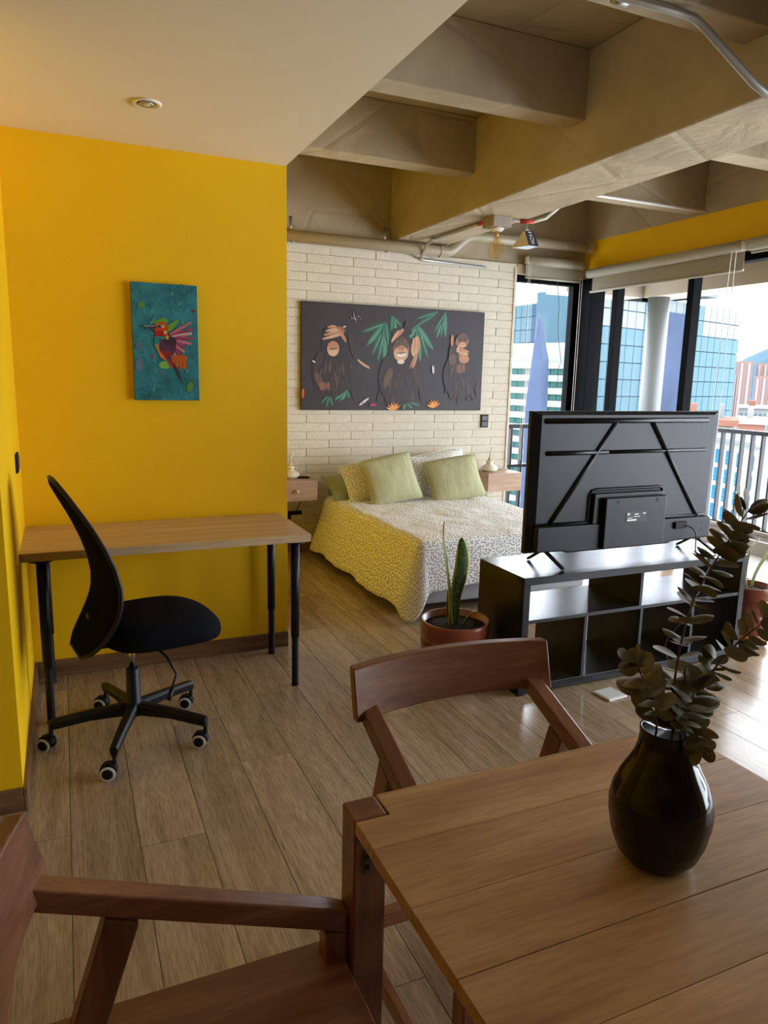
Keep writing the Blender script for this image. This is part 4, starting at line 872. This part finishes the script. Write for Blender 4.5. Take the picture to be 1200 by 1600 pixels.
# left ape, hand over eyes
ape(215, 300, .95)
p.stroke(310, 230, 345, 380, 34, FUR); p.stroke(150, 340, 110, 470, 46, FUR); p.stroke(120, 460, 165, 570, 40, FUR2); 
for k in range(5): p.stroke(145+k*12, 520, 150+k*12, 572, 9, SK3)
p.ell(218, 320, 34, 46, SK2); p.ell(218, 300, 30, 24, SK); p.stroke(195, 322, 245, 318, 6, DK, .6); p.ell(218, 345, 26, 16, (.55,.36,.24))
p.ell(222, 226, 66, 44, DK); p.ell(248, 214, 36, 28, SK3)
for k in range(4): p.stroke(262-8*k, 236-15*k, 158+9*k, 262-24*k, 17, SK if k % 2 else SK2, .55); p.stroke(255-8*k, 230-15*k, 175+9*k, 252-24*k, 4, (.62,.42,.28), .5)
p.stroke(248, 200, 292, 282, 20, SK); p.stroke(360, 385, 432, 440, 20, SK2); p.stroke(365, 382, 425, 425, 6, DK)
# centre ape, hands over ears
ape(615, 320, 1.05)
p.stroke(560, 440, 520, 560, 48, FUR2); p.stroke(700, 400, 735, 560, 46, FUR)
p.ell(618, 325, 50, 70, SK3); p.ell(618, 300, 46, 34, FUR2); p.ell(595, 283, 13, 8, DK); p.ell(640, 281, 13, 8, DK); p.ell(595, 283, 4, 4, SK2); p.ell(640, 281, 4, 4, SK2)
p.stroke(575, 266, 655, 262, 8, DK, .5); p.ell(618, 352, 44, 46, SK2); p.ell(618, 322, 22, 20, SK); p.ell(610, 316, 4, 3, DK); p.ell(626, 316, 4, 3, DK); p.poly([(588,350), (618,358), (652,346), (644,366), (616,372), (596,366)], WH); p.stroke(584, 349, 656, 345, 5, DK, .5); p.ell(618, 400, 22, 14, (.6,.5,.38))
p.ell(620, 225, 62, 28, DK); p.stroke(630, 205, 560, 270, 26, SK); p.stroke(600, 215, 556, 285, 20, SK2)
p.ell(706, 310, 26, 62, SK2, 8); [p.stroke(690+10*k, 345, 690+11*k, 258-4*(k == 1), 10, SK if k % 2 else SK2, .5) for k in range(4)]; p.stroke(715, 350, 690, 440, 26, SK); p.stroke(690, 390, 672, 445, 14, SK3)
# right ape, hands over mouth
ape(1000, 335, .9)
p.stroke(940, 300, 935, 430, 40, FUR); p.ell(937, 275, 10, 34, SK); p.ell(1003, 280, 44, 44, SK3); p.ell(1003, 262, 40, 20, FUR2); p.ell(988, 275, 9, 6, DK); p.ell(1024, 274, 9, 6, DK); p.ell(1006, 303, 22, 15, SK2); p.ell(1000, 301, 3, 3, DK); p.ell(1013, 300, 3, 3, DK)
for k in range(4): p.stroke(1050-3*k, 345+16*k, 968+6*k, 322+18*k, 18, SK2 if k % 2 else SK, .5)
for k in range(3): p.stroke(1030, 355+18*k, 972, 330+20*k, 3, SK3, .5)
p.ell(1020, 388, 34, 26, SK); p.stroke(970, 345, 985, 305, 15, SK2); p.ell(945, 390, 26, 36, FUR2); p.stroke(1010, 410, 1000, 470, 50, FUR2)
for k in range(12): x = 960+rp.uniform(0,90); p.stroke(x, 415, x+rp.uniform(-10,10), 475, 6, rp.choice([FUR2, SK3]))
# flowers, birds
for (fx, fy, s) in ((580,695,1), (832,680,1)):
    for a in (-70,-45,-20,5,30,55): r = math.radians(a-90); p.stroke(fx, fy, fx+48*s*math.cos(r), fy+50*s*math.sin(r), 12, OR if a % 2 else (.7,.33,.08))
p.stroke(372, 662, 428, 618, 14, WH); p.stroke(380, 640, 400, 655, 10, (.2,.2,.2)); p.stroke(818, 425, 824, 474, 14, WH); p.ell(455, 660, 20, 9, (.35,.03,.08)); p.stroke(100, 390, 118, 402, 9, WH); p.stroke(50, 560, 48, 620, 14, (.5,.12,.03)); p.stroke(272, 192, 290, 186, 8, WH)
for k in range(14): p.ell(345+rp.uniform(-32,32), 148+rp.uniform(-22,18), 3, 3, (.3,.3,.3), n=6)
p.stroke(338, 150, 330, 105, 7, (.25,.22,.22)); p.stroke(640, 200, 650, 155, 20, FUR)
p.build(t)
# hummingbird canvas
bx0, bx1, bz0, bz1 = .317, .625, 1.364, 1.916
t = thing('canvas_picture', 'small teal canvas painting of a red headed hummingbird', 'picture', ((bx0+bx1)/2,YP,bz0))
W2, H2 = bx1-bx0, bz1-bz0; pd2 = .028
tm = mat('teal_painted_ground', (.02,.16,.20), .45, vary=.35, vscale=14, bump=.3, bscale=60)
MB().box((-W2/2,-pd2,0), (W2/2,0,H2)).build('canvas', tm, t, bevel=.002)
def tf2(x, y, k):
    v = (y-150)/1338; l = 105+60*v; r = 838+47*v; tp = 148+32*(x-l)/(r-l); v = (y-tp)/(1489-tp); return Vector((-W2/2+W2*(x-l)/(r-l), -pd2-k, H2*(1-v)))
p = Pic(tf2)
TE = [(.015,.12,.17), (.03,.20,.23), (.05,.22,.22), (.02,.15,.22), (.07,.27,.26)]
rp = random.Random(9)
for k in range(70):
    y = rp.uniform(200,1440); v = (y-150)/1338; x = rp.uniform(190+50*v, 740+40*v); p.stroke(x, y, x+rp.uniform(-45,45), y+rp.uniform(-70,50), rp.uniform(14,40), rp.choice(TE), .5)
GR = (.12,.30,.03)
p.ell(225,405,40,40,(.08,.22,.06)); p.ell(440,590,80,35,GR,-10); p.poly([(500,640), (600,570), (640,575), (560,680), (520,700)], GR); p.ell(490,1080,70,45,(.16,.40,.10)); p.ell(770,1330,38,60,(.10,.24,.05),15); p.ell(205,1080,40,75,(.10,.17,.24)); p.ell(205,870,45,45,(.08,.14,.20)); p.poly([(330,960), (362,960), (360,1020), (325,990)], (.16,.06,.14)); p.poly([(410,1190), (450,1150), (440,1185)], (.2,.08,.12)); p.ell(800,465,24,18,(.12,.05,.06))
PK, PK2, PK3, PL = (.30,.05,.10), (.50,.17,.20), (.60,.33,.30), (.08,.03,.06)
for (x1, y1, c, w) in ((775,590,PK2,34), (790,660,PK,36), (785,715,PK3,40), (795,770,PK,44), (780,835,PK2,40), (705,870,PK,36), (705,930,PK2,40), (650,960,PK,36), (600,970,PK2,34)):
    p.stroke(540, 730+(y1-590)*.28, x1, y1, w, c, .8); p.stroke(545, 735+(y1-590)*.28, x1-20, y1+12, 7, PL, .4)
p.poly([(540,975), (700,960), (735,990), (725,1110), (680,1125), (620,1085), (575,1060)], (.42,.10,.015)); 
for k in range(7): p.stroke(600+k*20, 1040, 600+k*22, 1125, 16, (.5,.14,.02) if k % 2 else (.34,.06,.01))
p.poly([(372,760), (365,850), (390,900), (440,1000), (500,1040), (545,1060), (560,960), (510,800), (470,750)], (.03,.20,.22)); p.poly([(375,850), (440,1000), (520,1040), (480,940), (410,850)], (.50,.16,.02))
p.ell(515,875,95,100,PL,-30); p.ell(545,810,70,55,(.05,.025,.04)); p.poly([(440,930), (520,1045), (585,1110), (560,1010), (540,920)], (.25,.02,.02)); p.poly([(520,960), (560,1010), (545,1030), (500,990)], PL)
p.stroke(545, 1020, 705, 1310, 18, PL, .05); p.stroke(575, 1050, 665, 1205, 12, (.04,.02,.03), .05); p.poly([(520,1050), (570,1080), (575,1115), (530,1090)], (.4,.05,.03))
p.ell(445,665,75,75,(.42,.05,.01)); p.poly([(372,690), (520,700), (510,760), (375,755)], (.32,.012,.012)); p.ell(440,635,55,28,(.50,.16,.02),5); p.ell(430,640,26,18,(.02,.01,.01)); p.ell(458,645,14,10,(.6,.45,.3)); p.ell(432,638,6,6,(.7,.7,.7)); p.ell(488,710,20,24,(.60,.33,.04)); p.poly([(375,650), (372,725), (345,690), (310,655)], (.06,.05,.08)); p.ell(510,765,18,22,(.55,.33,.05))
p.poly([(160,640), (400,632), (402,658), (330,650)], (.03,.03,.03)); p.stroke(250, 641, 398, 638, 6, (.6,.5,.35))
p.ell(436,800,22,16,(.04,.06,.14))
for (x, y, w) in ((225,1425,34), (265,1428,26), (300,1426,36), (230,1450,22), (262,1452,16), (300,1452,30)): p.stroke(x, y, x+w, y+4*math.sin(x), 7, (.02,.05,.07), .7)
p.build(t)
# ================================================================== OUTSIDE: the city beyond the glass
def ext(px, py, D):      # sight line helper used once to set the buildings at real distances
    d = fw+rt*((px-600)/FPX)-up*((py-800)/FPX); return Vector((0,0,1.5))+d*(D/math.hypot(d.x, d.y))
GZ = -42
struct(MB().box((-300,40,GZ-1), (900,900,GZ)).build('ground_city', mat('grey_green_city_ground', (0.094,0.106,0.094), .9, vary=.4, vscale=.05, spec=.05)))  # plain grey-green ground colour with random variation
# mountain
def mtn():
    m = MB()
    def fn(u, v):
        a = math.radians(-10+110*u); D = 520+420*v; ridge = 40+22*math.sin(a*5+1.2)+14*noise.noise(Vector((u*9,0,1)))+10*noise.noise(Vector((u*28,v*3,4)))
        az = math.degrees(a); ridge *= .55+.6*min(1, max(0, (az-44)/8))
        z = GZ+(ridge-GZ+noise.noise(Vector((u*40,v*8,2)))*6)*math.sin(min(1, v*1.6)*PI/2)
        return Vector((D*math.sin(a), D*math.cos(a), z))
    return m.grid(fn, 110, 16).build('hill_range', mat('haze_tinted_hillside', (0.021,0.043,0.058), .9, vary=.35, vscale=.02, spec=.05), None, smooth=True)  # distance haze is put into the blue-green base colour
struct(mtn())
def face_frame(p, q):
    p, q = Vector(p), Vector(q); u = q-p; u.z = 0; L = u.length; u /= L; n = Vector((u.y, -u.x, 0))
    if n.dot(Vector((p.x, p.y, 0))) > 0: n = -n          # outward normal faces the viewer
    return p, u, n, L
def tower(name, label, p, q, ztop, depth, body_mat):
    p, u, n, L = face_frame(p, q); t = thing(name, label, 'building', (p.x,p.y,GZ))
    Hh = ztop-GZ; M_ = Matrix((u, -n, Vector((0,0,1)))).transposed().to_4x4()
    MB().box((0,.05,0), (L,depth,Hh), m=M_).build('tower_body', body_mat, t)
    return t, M_, L, Hh
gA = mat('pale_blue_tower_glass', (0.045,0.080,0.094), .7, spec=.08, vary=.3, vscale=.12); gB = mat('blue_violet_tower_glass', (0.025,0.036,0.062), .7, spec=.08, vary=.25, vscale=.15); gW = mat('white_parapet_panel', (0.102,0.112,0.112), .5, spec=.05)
gBody = mat('tower_mullion', (0.032,0.058,0.072), .6, spec=.05); gC = mat('pale_building_wall', (0.136,0.142,0.139), .8, spec=.05); gG = mat('green_ribbon_glass', (0.020,0.062,0.054), .6, spec=.08)
def panels(t, M_, L, Hh, x0, x1, z0, z1, nc, nr, mats, gap=.12, pick=None, name='glass_panel'):
    w_, h_ = (x1-x0)/nc, (z1-z0)/nr
    mes = [MB().box((gap/2,-.12,gap/2), (w_-gap/2,.06,h_-gap/2)).mesh(name, m) for m in mats]; e = M_.to_euler()
    for r in range(nr):
        for c in range(nc): piece(name, mes[pick(c, r) if pick else 0], M_ @ Vector((x0+c*w_,0,z0+r*h_)), t, rot=e)
# A: big glass tower seen through the long window, with a dark folded facet
pA, qA = ext(925,455,68), ext(1157,497,93); zA = 9.6
t, M_, L, Hh = tower('glass_tower', 'wide pale blue glass tower with a dark slanted facet beyond the long window', pA, qA, zA, 6, gBody)
panels(t, M_, L, Hh, 0, L, Hh-22, Hh, 20, 14, [gA, gW], .10, pick=lambda c, r: 1 if r >= 12 and c % 7 < 6 else 0)
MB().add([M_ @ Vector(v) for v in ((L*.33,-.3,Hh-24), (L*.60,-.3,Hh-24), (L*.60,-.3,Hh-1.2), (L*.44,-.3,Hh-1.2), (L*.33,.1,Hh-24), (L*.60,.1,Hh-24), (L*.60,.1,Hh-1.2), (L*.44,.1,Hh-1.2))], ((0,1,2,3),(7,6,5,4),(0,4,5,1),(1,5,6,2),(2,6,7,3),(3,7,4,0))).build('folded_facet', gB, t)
MB().box((L*.02,-2,Hh+.5), (L*.66,5,Hh+.9), m=M_).box((L*.06,2,Hh-.1), (L*.10,6,Hh+.5), m=M_).box((L*.5,2,Hh-.1), (L*.56,6,Hh+.5), m=M_).build('roof_deck', mat('roof_deck_grey', (0.071,0.077,0.077), .7, spec=.05), t)
# B: second tower seen through the narrow window
pB, qB = ext(800,478,112), ext(912,462,100); zB = 12.2
t, M_, L, Hh = tower('glass_tower', 'blue grey glass tower with stepped top beyond the narrow window', pB, qB, zB, 8, gBody)
panels(t, M_, L, Hh, 0, L, Hh-18, Hh, 12, 10, [gA, gB], .12, pick=lambda c, r: 1 if 3 < c-(9-r)*.15 < 7 else 0)
MB().box((L*.25,2,Hh), (L*.6,10,Hh+1.1), m=M_).box((L*.62,1,Hh), (L,10,Hh+1.6), m=M_).build('roof_step', gA, t)
# C: white block with green ribbon windows and a slim blue spire before it
pC, qC = ext(797,536,61), ext(897,531,58); zC = 4.4
t, M_, L, Hh = tower('office_block', 'white office block with green ribbon windows beyond the narrow window', pC, qC, zC, 2.5, gC)
rows = 13
for r in range(rows):
    z = Hh-2.0-r*.98
    mb = MB().box((-.1,-.35,z+.02), (L+.1,.05,z+.50), m=M_).build('spandrel_band', gC, t)
    for c in range(9):
        if c == 2: continue
        x = L*(.06+c*.105); MB().box((x,-.06,z-.42), (x+L*.095,.04,z), m=M_).build('window_pane', gG, t)
sp = ext(841,505,55); t = thing('slim_spire_building', 'slim blue spire shaped building before the white office block', 'building', (sp.x,sp.y,GZ))
d_ = Vector((sp.y,-sp.x,0)).normalized()
prof = [(0,-.35,.35), (30,-.55,.85), (42,-.55,1.0), (45.0,-.30,.9), (48.2,-.05,.1)]
vs = []
for z, a, b in prof:
    o = Vector((sp.x,sp.y,0)).normalized(); vs += [d_*a+Vector((0,0,z)), d_*b*.5-o*.5+Vector((0,0,z)), d_*b+Vector((0,0,z)), d_*.1+o*.8+Vector((0,0,z))]
fs = [(0,1,2,3), (16,17,18,19)]
for i in range(4):
    for j in range(4): fs.append((i*4+j, i*4+(j+1)%4, (i+1)*4+(j+1)%4, (i+1)*4+j))
MB().add(vs, fs).build('spire_shaft', gB, t)
# D: low white house with blue shutters seen between the balusters
pD, qD = ext(1086,688,46), ext(1188,690,40)
t, M_, L, Hh = tower('apartment_house', 'white apartment house with blue shutters seen through the balcony railing', pD, qD, -1.35, 5, mat('white_render', (0.160,0.160,0.154), .85, spec=.05))
bs = mat('blue_shutter', (0.009,0.065,0.142), .6, spec=.05); sl = mat('blue_shutter_slat', (0.017,0.094,0.190), .6, spec=.05)
wm = MB().box((0,-.06,0), (.34,.02,.72)).mesh('shutter', bs); e = M_.to_euler()
for r in range(8):
    for c in range(6):
        x = L*(.06+c*.165); z = Hh-1.35-r*1.0; s_ = piece('shutter', wm, M_ @ Vector((x,0,z)), t, rot=e)
        if r < 5: MB().box((x+.03,-.075,z+.33), (x+.31,-.055,z+.40), m=M_).box((x+.03,-.075,z+.12), (x+.31,-.055,z+.18), m=M_).build('window_sill_strip', sl, t)
MB().box((-.3,-.35,Hh-.12), (L+.3,5,Hh+.05), m=M_).build('roof_slab', mat('grey_roof', (0.094,0.094,0.094), .8, spec=.05), t)
# rooftops and red brick towers further off
rc = [mat('pale_roof', (0.142,0.136,0.131), .85, spec=.05), mat('rust_roof', (0.131,0.059,0.042), .85, spec=.05), mat('grey_wall', (0.102,0.102,0.102), .85, spec=.05), mat('cream_wall', (0.154,0.136,0.106), .85, spec=.05)]
rr = random.Random(12)
sites = [(1085,655,60,34,7,0,'pale flat roofed house below the dark window mullion'), (1128,662,50,26,5,1,'rust roofed house in the middle of the rooftops above the railing'), (1174,660,62,30,6,3,'cream flat roofed house above the railing near the picture edge'), (1112,642,118,40,10,2,'grey long roof further off at the foot of the glass tower'), (1178,637,135,34,10,0,'pale long roof furthest off under the brick towers'), (1222,655,75,30,6,2,'grey house cut off by the picture edge above the railing')]
for i, (px, py, D, wpx, dp, k, lab) in enumerate(sites):
    c = ext(px, py, D); wd = wpx/FPX*D
    t = thing('low_house', lab, 'house', (c.x,c.y,GZ), rz=-math.atan2(c.x, c.y), group='rooftops of the city below')
    hh = c.z-GZ; MB().box((-wd/2,-dp/2,0), (wd/2,dp/2,hh)).build('house_wall', rc[(k+2) % 4 if k != 2 else 0], t); MB().box((-wd/2-.3,-dp/2-.3,hh), (wd/2+.3,dp/2+.3,hh+.35)).build('roof_slab', rc[k], t)
    for q in range(6):
        for r in range(3): x = -wd/2+wd*(q+.3)/6; MB().box((x,-dp/2-.05,hh-1.7-1.4*r), (x+wd*.07,-dp/2+.02,hh-.8-1.4*r)).build('window_pane', gBody, t)
    MB().box((-wd*.2,-dp*.2,hh+.35), (wd*.05,dp*.2,hh+1.2)).build('roof_hut', rc[(k+1) % 4], t)
bkm = mat('red_brick_tower', (0.123,0.080,0.070), .85, spec=.05); bkw = mat('pale_window_strip', (0.154,0.131,0.125), .7, spec=.05)
for i, (px, py, D, wpx, hpx, lab) in enumerate(((1160,565,260,27,60,'broad pink brick apartment tower below the hill'), (1197,568,270,22,60,'pale brick apartment tower at the picture edge under the hill'), (1150,583,230,9,70,'slim red brick tower before the broad pink tower'), (1195,588,210,24,60,'darker red brick block low at the picture edge'))):
    c = ext(px, py, D); wd = wpx/FPX*D; t = thing('brick_tower', lab, 'building', (c.x,c.y,GZ), rz=-math.atan2(c.x, c.y), group='brick towers under the hill'); hh = c.z-GZ
    MB().box((-wd/2,-4,0), (wd/2,4,hh)).build('tower_wall', bkm, t)
    for q in range(3): x = -wd/2+wd*(q+.35)/3; MB().box((x,-4.2,2), (x+wd*.12,-3.9,hh-.6)).build('window_strip', bkw, t)
